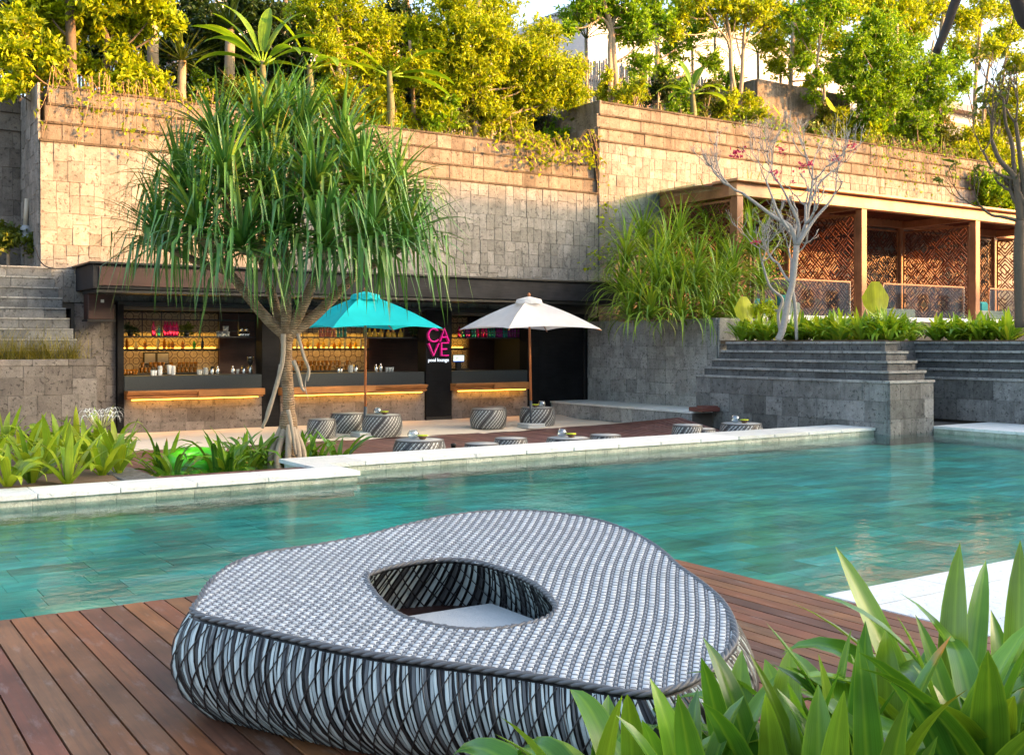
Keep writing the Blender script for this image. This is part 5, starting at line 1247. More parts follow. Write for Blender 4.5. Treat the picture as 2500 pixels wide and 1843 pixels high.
tree('bushy_tree', 'large bushy green tree above the right part of the higher wall', [[(2180, 300, .09), (2185, 180, .08), (2190, 60, .06)], [(2240, 300, .06), (2260, 200, .05), (2280, 100, .04)]],
     [(2080, 160, 65), (2130, 110, 65), (2180, 160, 70), (2100, 220, 60), (2160, 240, 65), (2230, 200, 65), (2280, 170, 55), (2320, 150, 45), (2290, 240, 55), (2220, 280, 50), (2130, 290, 50), (2350, 200, 35), (2150, 60, 50), (2090, 100, 40), (2250, 300, 40), (2210, 110, 45), (2180, 320, 30)], 23.9, 'lf_green', .14, .06, 1.0)
tree('leafy_tree', 'loose yellow tree overhead behind the large bushy green tree', [[(2290, 200, .09), (2300, 60, .08), (2320, -60, .06)]], [(2060, 20, 55), (2130, 10, 60), (2200, 20, 60), (2270, 10, 55), (2330, 40, 40), (2230, 70, 45), (2170, 60, 45)], 25.5, 'lf_gold', .16, .08, .8)
tree('vine_tree', 'vine covered tree at the far right above the end of the wall', [[(2400, 300, .06), (2408, 200, .05), (2430, 80, .04)], [(2440, 280, .05), (2455, 150, .04), (2470, 40, .03)]], [(2420, 120, 40), (2450, 90, 45), (2470, 230, 50), (2430, 280, 40), (2490, 150, 40), (2400, 330, 40), (2480, 300, 55), (2440, 380, 45), (2490, 400, 50), (2410, 240, 25), (2420, 430, 35), (2460, 470, 40)], 23.7, 'lf_gold', .15, .07, 1.0)
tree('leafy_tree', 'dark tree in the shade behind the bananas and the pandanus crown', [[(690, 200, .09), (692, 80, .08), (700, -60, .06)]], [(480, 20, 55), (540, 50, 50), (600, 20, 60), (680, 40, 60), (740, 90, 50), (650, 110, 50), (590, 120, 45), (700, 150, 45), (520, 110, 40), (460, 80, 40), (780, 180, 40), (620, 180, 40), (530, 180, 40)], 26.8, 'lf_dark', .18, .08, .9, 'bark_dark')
tree('leafy_tree', 'loose green tree behind the slim pale trunked tree', [[(1600, 230, .08), (1605, 120, .07), (1600, -20, .05)]], [(1560, 150, 45), (1620, 180, 40), (1650, 120, 45), (1700, 70, 45), (1740, 150, 40), (1780, 190, 35), (1600, 60, 50), (1680, 10, 55), (1550, 210, 35), (1660, 210, 35)], 25.8, 'lf_green', .16, .065, .6)
tree('leafy_tree', 'yellow green tree behind the square stone tower', [[(1930, 200, .08), (1935, 100, .07), (1940, -40, .05)]], [(1880, 100, 45), (1930, 60, 50), (1960, 120, 45), (1900, 160, 35), (1990, 20, 50), (2030, 100, 45), (1850, 40, 45), (2050, 170, 40), (1980, 200, 35)], 26.2, 'lf_gold', .16, .07, .7)
tree('leafy_tree', 'overhanging yellow tree above the vine tree at the far end', [[(2380, 240, .08), (2390, 100, .07), (2400, -40, .05)]], [(2360, 60, 40), (2400, 20, 45), (2450, 20, 45), (2380, 120, 35), (2490, 60, 40), (2340, 110, 35)], 25.6, 'lf_gold', .16, .07, .6)
# UNDERSTORY
for i, px in enumerate(range(330, 2420, 58)):
    gyy = np.interp(px, [98, 1455, 1465, 2400], [225, 365, 250, 405])-rnd.uniform(10, 40)
    if 1840 < px < 1990: continue
    k_ = (i*7) % 5; Yv = 23.5+rnd.uniform(0, .9) if k_ != 4 else 25.5
    mt = ('lf_gold', 'lf_green', 'lf_gold', 'lf_mid', 'lf_dark')[k_]; r_ = rnd.uniform(26, 44)
    lab = {'lf_gold': 'golden leafy shrub in the underplanting along the wall top', 'lf_green': 'yellow green shrub in the underplanting along the wall top', 'lf_mid': 'mid green shrub in the underplanting along the wall top', 'lf_dark': 'dark shaded shrub in the underplanting behind the wall top'}[mt]
    tree('shrub', lab, [[(px, gyy+25, .03), (px+rnd.uniform(-8, 8), gyy-10, .02)]], [(px-r_*.6, gyy, r_), (px+r_*.6, gyy-6, r_*.9), (px, gyy-r_*.9, r_*.8), (px+rnd.uniform(-20, 20), gyy-r_*1.6, r_*.6)], Yv, mt, rnd.uniform(.10, .17), rnd.uniform(.04, .075), .9, group='shrubs underplanted along the wall top', cat='shrub')
# upright elephant-ear leaves above the wall, low plants and grass along the top of the walls
def ear(label, px, py, Y, s, az, zb, tilt=.9, mat='lf_gold'):
    c = gy(px, py, Y); T = thing('elephant_ear', label, 'plant', (c[0], Y, zb), 'elephant ear plants')
    MB().tube(smooth_path([(c[0], Y+.05, zb-.03), (c[0]-.03, Y+.02, (zb+c[2])/2), tuple(c)], 4), .016, 6).build('stalk', M[mat], T)
    mb = MB(); n = 14; vs = [c+np.array([0, 0, .02])]; fs = []; uv = [(.5, .4)]
    r_ = np.array([math.cos(az), math.sin(az), 0]); u_ = np.array([-math.sin(az)*math.cos(tilt), math.cos(az)*math.cos(tilt), math.sin(tilt)])
    for ring in (.5, 1.):
        for i in range(n):
            a = 2*math.pi*i/n; k = s*(.62+.30*math.sin(a)+.06*math.sin(5*a)-.25*math.exp(-((a-4.71)/.25)**2))*ring
            q = c+r_*k*math.cos(a)*.85+u_*(k*math.sin(a)*1.15+.28*s*ring); q = q+np.cross(r_, u_)*(-.1*s*math.cos(2*a)*ring); vs.append(q); uv.append((.5+.5*math.cos(a)*ring, .5+.5*math.sin(a)*ring))
    fs = [(0, 1+i, 1+(i+1) % n) for i in range(n)]+[(1+i, 1+n+i, 1+n+(i+1) % n, 1+(i+1) % n) for i in range(n)]
    mb.add(vs, fs, uv); mb.smooth = True; mb.build('leaf', M[mat], T); return T
M['ear'] = m_leaf('elephant_ear_leaf', [(.42, .48, .02), (.52, .55, .03)], .4, .45, rib=.7)
ear('big yellow green elephant ear leaf over the wall by the large bushy tree', 2045, 275, 23.4, .5, .3, 7.85); ear('drooping elephant ear leaf on the higher wall near the vine tree', 2300, 330, 23.3, .45, -.3, 7.85, .5)
ear('pale dried elephant ear leaf hanging over the higher wall', 2245, 345, 22.9, .4, .2, 7.85, -.3, 'lf_dry'); ear('small folded yellow leaf before the square stone tower', 1905, 280, 23.3, .3, .6, 7.85)
M['ear2'] = M['ear']
def grass(name, label, pts, n, h, Wd, mat, group=None, cat='grass', el=(.7, 1.5), droop=(.3, 1.4)):
    o0 = pts[0]; mb = MB()
    for i in range(n):
        p = np.array(pts[rnd.randrange(len(pts))])+rng.normal(size=3)*np.array([.12, .08, 0]); mb.ribbon(p, rnd.uniform(0, 6.28), rnd.uniform(*el), h*rnd.uniform(.6, 1.3), rnd.uniform(*droop), Wd, 4, .2, 1.5, 'blade')
    o = mb.build(name, M[mat]); tag(o, label, cat, kind='stuff'); return o
grass('grass', 'golden grass sprouting along the top of the tuff wall over the bar', [(x, YW+.5, 6.5) for x in np.arange(7.5, 17.4, .12)], 900, .45, .02, 'lf_gold')
grass('grass', 'green gold grass tufts along the top of the higher wall', [(x, YW+.45, 7.85) for x in np.arange(18, 31, .12)], 700, .4, .02, 'lf_green')
grass('grass', 'tall golden ornamental grass growing in the brown stone planter', [(x, 21.5+rnd.random()*.25, 1.28) for x in np.arange(-1, 4.4, .05)], 2600, .62, .011, 'lf_grass', el=(.6, 1.5), droop=(.3, 1.6))
def vine(label, x0, x1, Y, z, n, drop, mat='lf_gold', L=.12, up=0.35):
    T = thing('creeper', label, 'creeper', ((x0+x1)/2, Y, z), 'creepers over the wall tops'); mb = MB(); cl = Cloud()
    for i in range(n):
        x = rnd.uniform(x0, x1); dz = drop*rnd.uniform(.15, 1.0); sx = rnd.uniform(-.5, .5)
        P = smooth_path([(x, Y+.35, z+.05), (x+sx*.3, Y+.05, z+rnd.uniform(.05, up)), (x+sx*.6, Y-.12, z-dz*.4), (x+sx, Y-.08, z-dz)], 5); mb.tube(P, np.linspace(.008, .003, len(P)), 4)
        k = rng.integers(0, len(P), rnd.randint(5, 11)); c = P[k]+rng.normal(size=(len(k), 3))*.04; cl.add(*leaves(c, rng.normal(size=(len(k), 3))+np.array([0, -.4, 0]), L, L*.6))
    mb.build('stem', m_plain('vine_stem', (.36, .24, .13), .9) if 'vine_stem' not in bpy.data.materials else bpy.data.materials['vine_stem'], T); cl.build('leaves', M[mat], T)
vine('tangled dry creeper with few leaves over the left end of the wall', 4.2, 7.6, YW, 6.73, 46, 1.3)
vine('yellow leaved creeper spilling over the wall near its higher step', 14.6, 17.4, YW, 6.73, 60, .8, L=.15)
vine('thin creeper hanging in the corner where the wall steps up', 17.1, 17.6, YW-.05, 6.9, 7, 2.6)
vine('green creeper spilling over the far end of the higher wall', 28.5, 35, YW, 8.1, 60, 2.2, 'lf_green')
vine('sparse creeper over the higher wall below the bushy tree', 22, 28.5, YW, 8.1, 24, .7, 'lf_green')
tree('hanging_shrub', 'green shrub cascading down the far end of the wall beside the cabana roof', [[(2440, 420, .04), (2445, 440, .03)]], [(2420, 470, 45), (2450, 500, 50), (2390, 500, 35), (2480, 450, 50), (2400, 440, 30)], 22.3, 'lf_green', .15, .08, 1.0, cat='shrub', zb=5.9, limbs=False)
vt = thing('creeper', 'yellow leaved creeper strand hanging beside the strap-leaved bush', 'creeper', (17.6, 22.3, 2.3), 'creepers over the wall tops'); cl = Cloud(); mb = MB()
P = smooth_path([gy(1492, 500, 22.3), gy(1478, 560, 22.2), gy(1470, 620, 22.1), gy(1430, 650, 22.0)], 6); mb.tube(P, .005, 4); mb.build('stem', bpy.data.materials['vine_stem'], vt); k = rng.integers(0, len(P), 46); cl.add(*leaves(P[k]+rng.normal(size=(46, 3))*.13, rng.normal(size=(46, 3)), .15, .1)); cl.build('leaves', M['lf_gold'], vt)
# drain pipe and small plant in the recess
T = thing('drain_pipe', 'grey plastic pipe stub standing in the recess beside the wall corner', 'pipe', gy(62, 600, 23.6))
c = gy(62, 600, 23.6); MB().lathe([(.11, 0), (.11, .18), (.085, .2), (.085, .26), (.1, .28), (.1, .4), (.05, .41)], tuple(c), 14).build('pipe_base', m_plain('pvc_grey', (.33, .36, .38), .4), T)
MB().tube([c+np.array([0, 0, .4]), c+np.array([.03, 0, .95])], .045, 10).build('pipe', m_plain('pvc_cream', (.50, .44, .34), .5), T)
tree('shrub', 'small leafy shrub beside the grey pipe in the recess', [[(20, 590, .03), (20, 570, .02)]], [(18, 585, 24), (35, 570, 18), (5, 560, 20), (75, 590, 12)], 23.4, 'lf_mid', .14, .08, 1.0, cat='shrub', zb=3.0, limbs=False)
MB().tube(smooth_path([gy(86, 605, YW-.1), gy(100, 640, 22.3), gy(125, 655, 22.0), gy(178, 655, 21.6)], 5), .012, 6).build('cable', M['black'], BAR)

# ------------------------------------------------------------------ bare frangipanis
def bare(name, label, base, paths, r0, mat, flowers=(), depth=0, twigs=3, seed=3, tw=.5, group='bare frangipani trees'):
    R = random.Random(seed); T = thing(name, label, 'tree', base, group); ends = []
    for P, ra, rb in paths:
        Q = smooth_path(P, 5); MB().tube(Q, np.linspace(ra, rb, len(Q)), 9).build('branch', M[mat], T); ends.append((Q[-1], Q[-1]-Q[-3], rb))
    tb = MB(); tips = []
    def grow(p, d, r, lev, L):
        d = d/np.linalg.norm(d)
        for k in range(2 if R.random() < .8 else 3):
            nd = d+np.array([R.gauss(0, .5), R.gauss(0, .5), R.gauss(.06, .3)]); nd /= np.linalg.norm(nd); l = L*R.uniform(.7, 1.2)
            P = smooth_path([p, p+nd*l*.5+np.array([0, 0, -.02]), p+nd*l+np.array([0, 0, l*.12])], 3); tb.tube(P, np.linspace(r, r*.72, len(P)), 6)
            if lev > 0: grow(P[-1], P[-1]-P[-2], r*.70, lev-1, L*.8)
            else: tips.append(P[-1])
    for p, d, r in (ends if tw > .05 else []): grow(p, d, r*.75, depth, tw)
    if tb.v: tag(tb.build('twigs', M[mat], T), kind='stuff')
    return T, tips
def S(pts, t): return [gt(a, b, t if len(q) < 3 else q[2]) for q in pts for a, b in [q[:2]]]
tF = 22.2
base = gt(1905, 828, tF)
F1, tips = bare('frangipani_tree', 'bare pale frangipani with pink flower tufts in the stepped planter', base,
    [(S([(1900, 832), (1912, 800), (1925, 730), (1935, 690), (1945, 600)], tF), 0.074, 0.063), (S([(1945, 602), (1930, 555), (1890, 530), (1850, 500), (1810, 470)], tF), 0.052, 0.026), (S([(1945, 602), (1950, 550), (1930, 500), (1905, 450)], tF), 0.044, 0.022),
     (S([(1947, 600), (1965, 560), (1975, 500), (1985, 440)], tF), 0.048, 0.026), (S([(1948, 598), (1985, 540), (2020, 500), (2040, 470)], tF-.3), 0.041, 0.022), (S([(1925, 560), (1900, 520), (1870, 440)], tF-.4), 0.033, 0.018),
     (S([(1975, 505), (2000, 450), (2030, 420)], tF+.4), 0.030, 0.018), (S([(1908, 826), (1900, 770), (1910, 730), (1880, 700), (1860, 640)], tF+.3), 0.037, 0.022), (S([(1945, 830), (1943, 780), (1940, 740), (1930, 690)], tF), 0.033, 0.044)],
    .1, 'bark_pale', depth=4, tw=.38, seed=5)
M['pinkflower'] = m_leaf('pink_petals', [(.55, .01, .12), (.65, .03, .18), (.6, .05, .2)], .5, .3)
def flower_tuft(T, c, s=.10):
    cl = Cloud(); n = 26; q = rng.normal(size=(n, 3))*s*.5; cl.add(*leaves(np.array(c)+q, rng.normal(size=(n, 3))+np.array([0, 0, .4]), s*.7, s*.5)); cl.build('flower_tuft', M['pinkflower'], T)
for a, b, s_ in ((1800, 375, .16), (1908, 368, .14), (1958, 408, .13), (1980, 400, .1), (2040, 388, .15), (2080, 353, .14), (1895, 425, .13), (1848, 592, .10), (1937, 446, .07)): flower_tuft(F1, gt(a, b, tF-.2), s_*.72)
tG = 21.0
F2, tips = bare('frangipani_tree', 'dark twigged frangipani at the right end of the planter with a few leaves', gt(2490, 790, tG),
    [(S([(2492, 800), (2490, 700), (2488, 620), (2492, 540)], tG), .11, .10), (S([(2492, 545), (2485, 470), (2475, 430), (2440, 390), (2420, 340)], tG), .08, .035), (S([(2490, 540), (2450, 530), (2420, 525), (2395, 505)], tG), .04, .022), (S([(2490, 545), (2500, 470), (2490, 380), (2480, 300)], tG), .07, .035), (S([(2478, 440), (2470, 350), (2455, 300), (2450, 240)], tG), .045, .025), (S([(2480, 440), (2430, 420), (2400, 370)], tG), .03, .02)], .1, 'bark_dark', depth=3, tw=.34, seed=9)
cl = Cloud(); 
for tp in tips[::3]: cl.add(*leaves(np.repeat(tp[None], 3, 0), rng.normal(size=(3, 3)), .2, .09))
cl.build('leaves', M['lf_mid'], F2)
M['bark_black'] = m_plain('blackish_bark', (.045, .035, .028), .9, var=.4, scale=14, bump=.6)
F3, tips = bare('frangipani_tree', 'dark bare limbs of a tree reaching in overhead at the right edge', (6.6, 3.0, 0), [(S([(2720, 1000), (2700, 500), (2640, 100), (2520, 60), (2490, 20), (2470, -40)], 6.0), .07, .032), (S([(2640, 100), (2560, -160), (2440, -150), (2345, -20), (2310, 70), (2285, 128)], 6.0), .036, .022)], .1, 'bark_black', depth=0, tw=.01, seed=2)
F3.children[0].name = 'branch'
MB().tube([gt(2720, 1000, 6.0), np.array([6.6, 3.0, -.02])], [.10, .14], 9).build('trunk', M['bark_black'], F3)
# ------------------------------------------------------------------ lilies
M['lily'] = m_leaf('lily_leaf', [(.055, .17, .02), (.10, .26, .022), (.18, .35, .026), (.07, .20, .024), (.27, .40, .03)], .25, .28, .55, rib=.5, tip=(.45, .20, .02), tiplen=.94)
M['lily2'] = m_leaf('sunlit_tint_lily_leaf', [(.20, .34, .02), (.30, .43, .022), (.40, .48, .028), (.15, .29, .02)], .38, .35, .45, rib=.9, tip=(.4, .25, .04), tiplen=.93)
M['lily3'] = m_leaf('planter_lily_leaf', [(.12, .26, .02), (.20, .36, .022), (.30, .44, .026), (.42, .48, .03)], .4, .32, .4, rib=.4)
def lily(label, c, n, L, Wd, mat, group, parts=True, el=(.75, 1.5), spread=.05, segs=9, acr=2, rot=0, dr=(.15, 1.5)):
    T = thing('spider_lily', label, 'plant', c, group) if parts else None; mbj = MB()
    for i in range(n):
        az = rot+i*2.39996+rnd.uniform(-.3, .3); e = rnd.uniform(*el); mb = MB() if parts else mbj
        d = rnd.uniform(*dr) if e < 1.25 else rnd.uniform(.05, .8)
        if rnd.random() < .38: d = rnd.uniform(1.6, 3.0)
        mb.ribbon(np.array(c)+np.array([math.cos(az), math.sin(az), 0])*spread*rnd.random(), az, e, L*rnd.uniform(.65, 1.15), d, Wd*rnd.uniform(.75, 1.15), segs, .26, 2.2, 'strap', acr=acr, twist=rnd.uniform(-.5, .5), side=rnd.uniform(-.3, .3))
        if parts: mb.build('leaf', M[mat], T)
    if not parts:
        o = bpy.data.objects.new('spider_lily', mbj.mesh('spider_lily', M[mat], c)); COL.objects.link(o); o.location = c; tag(o, label, 'plant', group); return o
    return T
# bed in the near right corner
struct(MB().add([(1.0, 2.3, .012), (1.6, 2.85, .012), (2.8, 2.75, .012), (3.7, 2.6, .012), (4.6, 1.2, .012), (2.0, .2, .012), (.6, 1.2, .012)], [(0, 6, 5, 4, 3, 2, 1)]).build('near_planting_bed', M['soil']))
GN = 'spider lilies in the near bed'
near = [(1440, 3.2, .66, 9), (1560, 3.3, .62, 9), (1660, 3.05, .70, 10), (1800, 3.35, .68, 11), (1900, 3.1, .74, 11), (1990, 3.45, .76, 11), (2080, 3.1, .78, 11), (2170, 3.5, .84, 12), (2250, 3.15, .84, 12), (2330, 3.55, .92, 12), (2400, 3.2, .95, 12), (2480, 3.6, 1.0, 12), (2540, 3.2, .98, 10), (1740, 2.85, .74, 9), (2150, 2.85, .8, 9), (2010, 2.8, .76, 9), (2430, 2.9, .86, 9)]
for i, (px, t_, L, n) in enumerate(near):
    p = gt(px, 840, t_); lily('broad leaved spider lily in the near bed '+('against the woven daybed' if px < 1700 else 'in front of the deck boards' if px < 2160 else 'in front of the white paving'), (p[0], p[1], .01), n+4, L*.92, .105, 'lily', GN, True, (.85, 1.5), .07, 12, 2, rnd.random()*6, (.1, 1.6))
# bed beyond the pool at the left; sunlit look put into the leaf colour
GL = 'spider lilies in the left poolside bed'
left = [(20, 1195, 9), (75, 1185, 10), (120, 1160, 9), (165, 1185, 10), (215, 1150, 10), (250, 1165, 10), (290, 1160, 9), (150, 1135, 9), (60, 1140, 9), (-20, 1165, 9), (240, 1125, 9), (100, 1120, 8), (190, 1118, 8), (10, 1120, 8), (285, 1128, 7)]
for i, (px, py, n) in enumerate(left):
    p = gz(px, py-6, .04); lily('yellow green spider lily in the soil bed, '+('front row by the white coping' if py > 1155 else 'rear rows towards the brown stone planter'), (p[0], p[1], .035), n+4, .68, .095, 'lily2', GL, True, (.7, 1.5), .06, 7, 1, rnd.random()*6, (.2, 1.7))
# white spider flower
p = gz(250, 1140, .04); FL = thing('spider_lily', 'spider lily in bloom with a drooping white flower head before the bar frame', 'plant', p, GL)
top = gt(246, 1050, (p@np.array([math.sin(YAW), math.cos(YAW), 0])))
MB().tube([p, (p+top)/2+np.array([.01, 0, 0]), top], [.018, .015, .012], 7).build('stalk', M['lily2'], FL)
M['petal'] = m_plain('white_petal', (.80, .80, .76), .6, var=.05)
mb = MB(); st = MB()
for i in range(13):
    az = i*2.4; e = top+np.array([math.cos(az)*.17, math.sin(az)*.17, .20+.05*math.sin(i)]); st.tube([top, (top+e)/2+np.array([math.cos(az), math.sin(az), 0])*.02, e], [.006, .005, .004], 4)
    for k in range(6): mb.ribbon(e, k*1.05+i, .7, .20, 2.6, .013, 6, .2, 1.1, 'blade')
st.build('flower_stem', m_plain('pale_stem', (.45, .42, .16), .6), FL); mb.build('petals', M['petal'], FL)
# bed round the pandanus foot
GM = 'spider lilies round the pandanus foot'
for px, py, L in ((395, 1150, .55), (425, 1160, .5), (530, 1150, .6), (575, 1150, .62), (610, 1145, .58), (640, 1150, .6), (665, 1140, .55), (555, 1130, .55), (600, 1128, .5), (740, 1128, .5), (775, 1125, .5), (825, 1120, .5), (720, 1130, .45), (548, 1155, .55), (400, 1135, .5)):
    p = gz(px, py, SND-.08); p[1] = max(14.05, min(p[1], 14.55)) if 400 < px < 600 else max(14.05, min(p[1], 15.4)); p = np.array([gy(px, 900, p[1])[0], p[1], SND-.1])
    lily('green spider lily in the sunken bed '+('between swim ring and soil bed' if px < 450 else 'around the swim ring' if px < 600 else 'left of the pandanus roots' if px < 690 else 'right of the pandanus roots'), tuple(p), 12, L*1.45, .085, 'lily', GM, True, (.6, 1.5), .05, 7, 1, rnd.random()*6, (.4, 1.9))
# green swimming ring lying in that bed
c = gy(486, 1128, 15.15); R0, r0 = .33, .12
FT = thing('swim_ring', 'lime green inflatable swim ring lying among lilies behind the coping', 'swim ring', (c[0], c[1], SND-.1))
mb = MB(); vs = []; fs = []; N, K = 40, 16
for i in range(N):
    for k in range(K):
        a, b = 2*math.pi*i/N, 2*math.pi*k/K; q = np.array([(R0+r0*math.cos(b))*math.cos(a), (R0+r0*math.cos(b))*math.sin(a), r0*math.sin(b)*(1+.05*math.sin(20*a))]); q = np.array([q[0], q[1]*math.cos(.2)-q[2]*math.sin(.2), q[1]*math.sin(.2)+q[2]*math.cos(.2)]); vs.append(q+np.array([c[0], c[1], -.06]))
fs = [(i*K+k, ((i+1) % N)*K+k, ((i+1) % N)*K+(k+1) % K, i*K+(k+1) % K) for i in range(N) for k in range(K)]
mb.add(vs, fs); mb.smooth = True; mb.build('ring', NT('lime_vinyl').set((.10, .62, .02), .25).m, FT)
MB().tube([np.array([c[0]+R0*.98, c[1]-.12, .07]), np.array([c[0]+R0*1.0, c[1]-.16, .12])], .015, 8).build('valve', M['cup'], FT)
# path light stub by the coping
q = gy(1107, 1090, 14.15); T = thing('bollard_light', 'short black bollard light behind the coping between drum table and stool', 'light', (q[0], q[1], SND))
MB().lathe([(.04, 0), (.035, .03), (.035, .30), (.042, .305), (.042, .33), (.02, .34)], (q[0], q[1], SND), 12).build('post', M['black'], T)
# lilies on the stepped planter
GP = 'spider lilies along the stepped planter'
for i in range(64):
    if i < 26: y = 13.25+i*.155; p = (PX+.62+rnd.uniform(0, .55), y, 1.66)
    elif i < 34: p = (PX+.7+rnd.uniform(0, .4), 13.2+rnd.random()*.5, 1.66)
    else: p = (20.25+rnd.uniform(0, .7), 14.6-(i-34)*.11, 1.66) if i < 52 else (18.2+(i-52)*.2, 14.95+rnd.uniform(0, .5), 1.66)
    lily('short spider lily on the stepped planter '+('along its side facing the parasols' if i < 26 else 'at its outer corner over the water' if i < 34 else 'on the stretch along the pool end' if i < 52 else 'before the cabana glass'), p, 26, .64, .08, 'lily3', GP, False, (.5, 1.45), .06, 5, 1, rnd.random()*6, (.3, 1.6))
ear('large upright yellow green elephant ear leaf standing in the stepped planter', *[2142, 762], 15.6, .52, -.5, 1.66, 1.35, 'ear')
ear('smaller yellow green elephant ear leaf beside the bare pale frangipani', 1822, 782, 16.9, .40, -.3, 1.9, 1.3, 'ear')
tree('shrub', 'low yellow leaved shrub between the podium and the bare frangipani', [[(1860, 775, .02), (1860, 765, .015)]], [(1850, 755, 22), (1875, 745, 24), (1885, 770, 22), (1840, 775, 18)], 17.3, 'lf_gold', .10, .03, 1.4, cat='shrub', zb=1.9, limbs=False, group=None)

# ------------------------------------------------------------------ woven ring daybed
DBX = 1.1156
def topz(t_): return .40+.0978*(t_-3.9)
def rim(dx, dy):
    px, py = dx*DBX, dy*DBX; t_ = (1.6-.40+.0978*3.9)/((py-HPX)/FPX+.0978); return gt(px, py, t_)
outer_px = [(427, 1338), (510, 1362), (600, 1384), (700, 1407), (800, 1426), (900, 1441), (1000, 1453), (1100, 1466), (1200, 1481), (1300, 1499), (1380, 1512), (1440, 1511), (1500, 1492), (1555, 1458), (1592, 1420), (1606, 1392), (1600, 1355), (1575, 1312), (1530, 1272), (1482, 1238), (1455, 1212), (1420, 1186), (1370, 1160), (1300, 1137), (1200, 1121), (1100, 1118), (1000, 1126), (900, 1146), (800, 1172), (700, 1191), (600, 1206), (535, 1223), (492, 1246), (460, 1275), (440, 1308)]
hole_px = [(802, 1262), (822, 1298), (850, 1326), (885, 1348), (940, 1364), (1000, 1374), (1060, 1376), (1120, 1370), (1175, 1357), (1208, 1341), (1214, 1324), (1190, 1293), (1150, 1266), (1100, 1245), (1050, 1230), (990, 1223), (930, 1226), (870, 1236), (825, 1248)]
def closed_curve(pts, n):
    P = [np.array(q, float) for q in pts]; m = len(P); out = []
    for i in range(m):
        a, b, c, d = P[i-1], P[i], P[(i+1) % m], P[(i+2) % m]
        for j in range(12):
            t = j/12; out.append(.5*((2*b)+(c-a)*t+(2*a-5*b+4*c-d)*t*t+(3*b-a-3*c+d)*t**3))
    out = np.array(out); seg = np.linalg.norm(np.roll(out, -1, 0)-out, axis=1); s = np.concatenate([[0], np.cumsum(seg)]); o2 = np.vstack([out, out[:1]])
    u = np.linspace(0, s[-1], n, endpoint=False); return np.stack([np.interp(u, s, o2[:, k]) for k in range(o2.shape[1])], 1), s[-1]
NO = 720
OC, OL = closed_curve([rim(*q) for q in outer_px], NO); HC, HLn = closed_curve([rim(*q) for q in hole_px], 360)
cen = OC.mean(0)
def normals(Cv):
    tg = np.roll(Cv, -1, 0)-np.roll(Cv, 1, 0); n = np.stack([tg[:, 1], -tg[:, 0], 0*tg[:, 0]], 1); n /= np.linalg.norm(n, axis=1)[:, None]
    if ((Cv-Cv.mean(0))*n).sum() < 0: n = -n
    k = 15; ker = np.ones(2*k+1)/(2*k+1); n = np.stack([np.convolve(np.r_[n[-k:, i], n[:, i], n[:k, i]], ker, 'valid') for i in range(3)], 1); return n/np.linalg.norm(n, axis=1)[:, None]
ON, HN = normals(OC), normals(HC)
DB = thing('woven_daybed', 'large grey and white woven ring daybed with a hollow centre on the deck', 'daybed', (cen[0], cen[1], 0))
M['strand_w'] = m_plain('woven_strand_pale', (.54, .63, .62), .38, var=.2, scale=30); M['strand_w2'] = m_plain('woven_strand_silver', (.36, .42, .42), .38, var=.25, scale=30)
M['strand_g'] = m_plain('woven_strand_grey', (.10, .108, .112), .4, var=.3, scale=30); M['strand_k'] = m_plain('woven_strand_charcoal', (.028, .027, .028), .4, var=.3, scale=30)
M['strand_rim'] = m_plain('rim_braid', (.12, .124, .13), .45, var=.3, scale=40); _t = NT('top_weave_white'); _r = _t.rand(); _t.set(_t.mix(1, _t.ramp(_r, [(0, (.46, .49, .50)), (.3, (.55, .58, .59)), (.7, (.61, .64, .65)), (1, (.66, .68, .68))]), _t.ramp(_t.noise(_t.pos(), 3.0, 4), [(.3, .85), (.7, 1.06)]), 'MULTIPLY'), .42); M['pad_w'] = _t.m
M['pad_mid'] = m_plain('top_weave_silver', (.27, .285, .30), .42, var=.25, scale=50); M['pad_g'] = m_plain('top_weave_grey', (.15, .16, .175), .42, var=.2, scale=60)
bul = [(0, 0.0), (.06, .024), (.2, .062), (.4, .085), (.6, .075), (.8, .025), (1, -.07)]
bs = np.array([q[0] for q in bul]); bo = np.array([q[1] for q in bul])
def side_pt(i, v, off=0., Cv=OC, Nv=ON, sgn=1., zlow=.015, prof=None):
    n = len(Cv); i0 = int(math.floor(i)) % n; i1 = (i0+1) % n; f = i-math.floor(i)
    c = Cv[i0]*(1-f)+Cv[i1]*f; nn_ = Nv[i0]*(1-f)+Nv[i1]*f
    o = np.interp(v, bs, bo) if prof is None else prof(v)
    q = c+nn_*sgn*(o+off); q = np.array([q[0], q[1], c[2]*(1-v)+zlow*v-.012]); return q
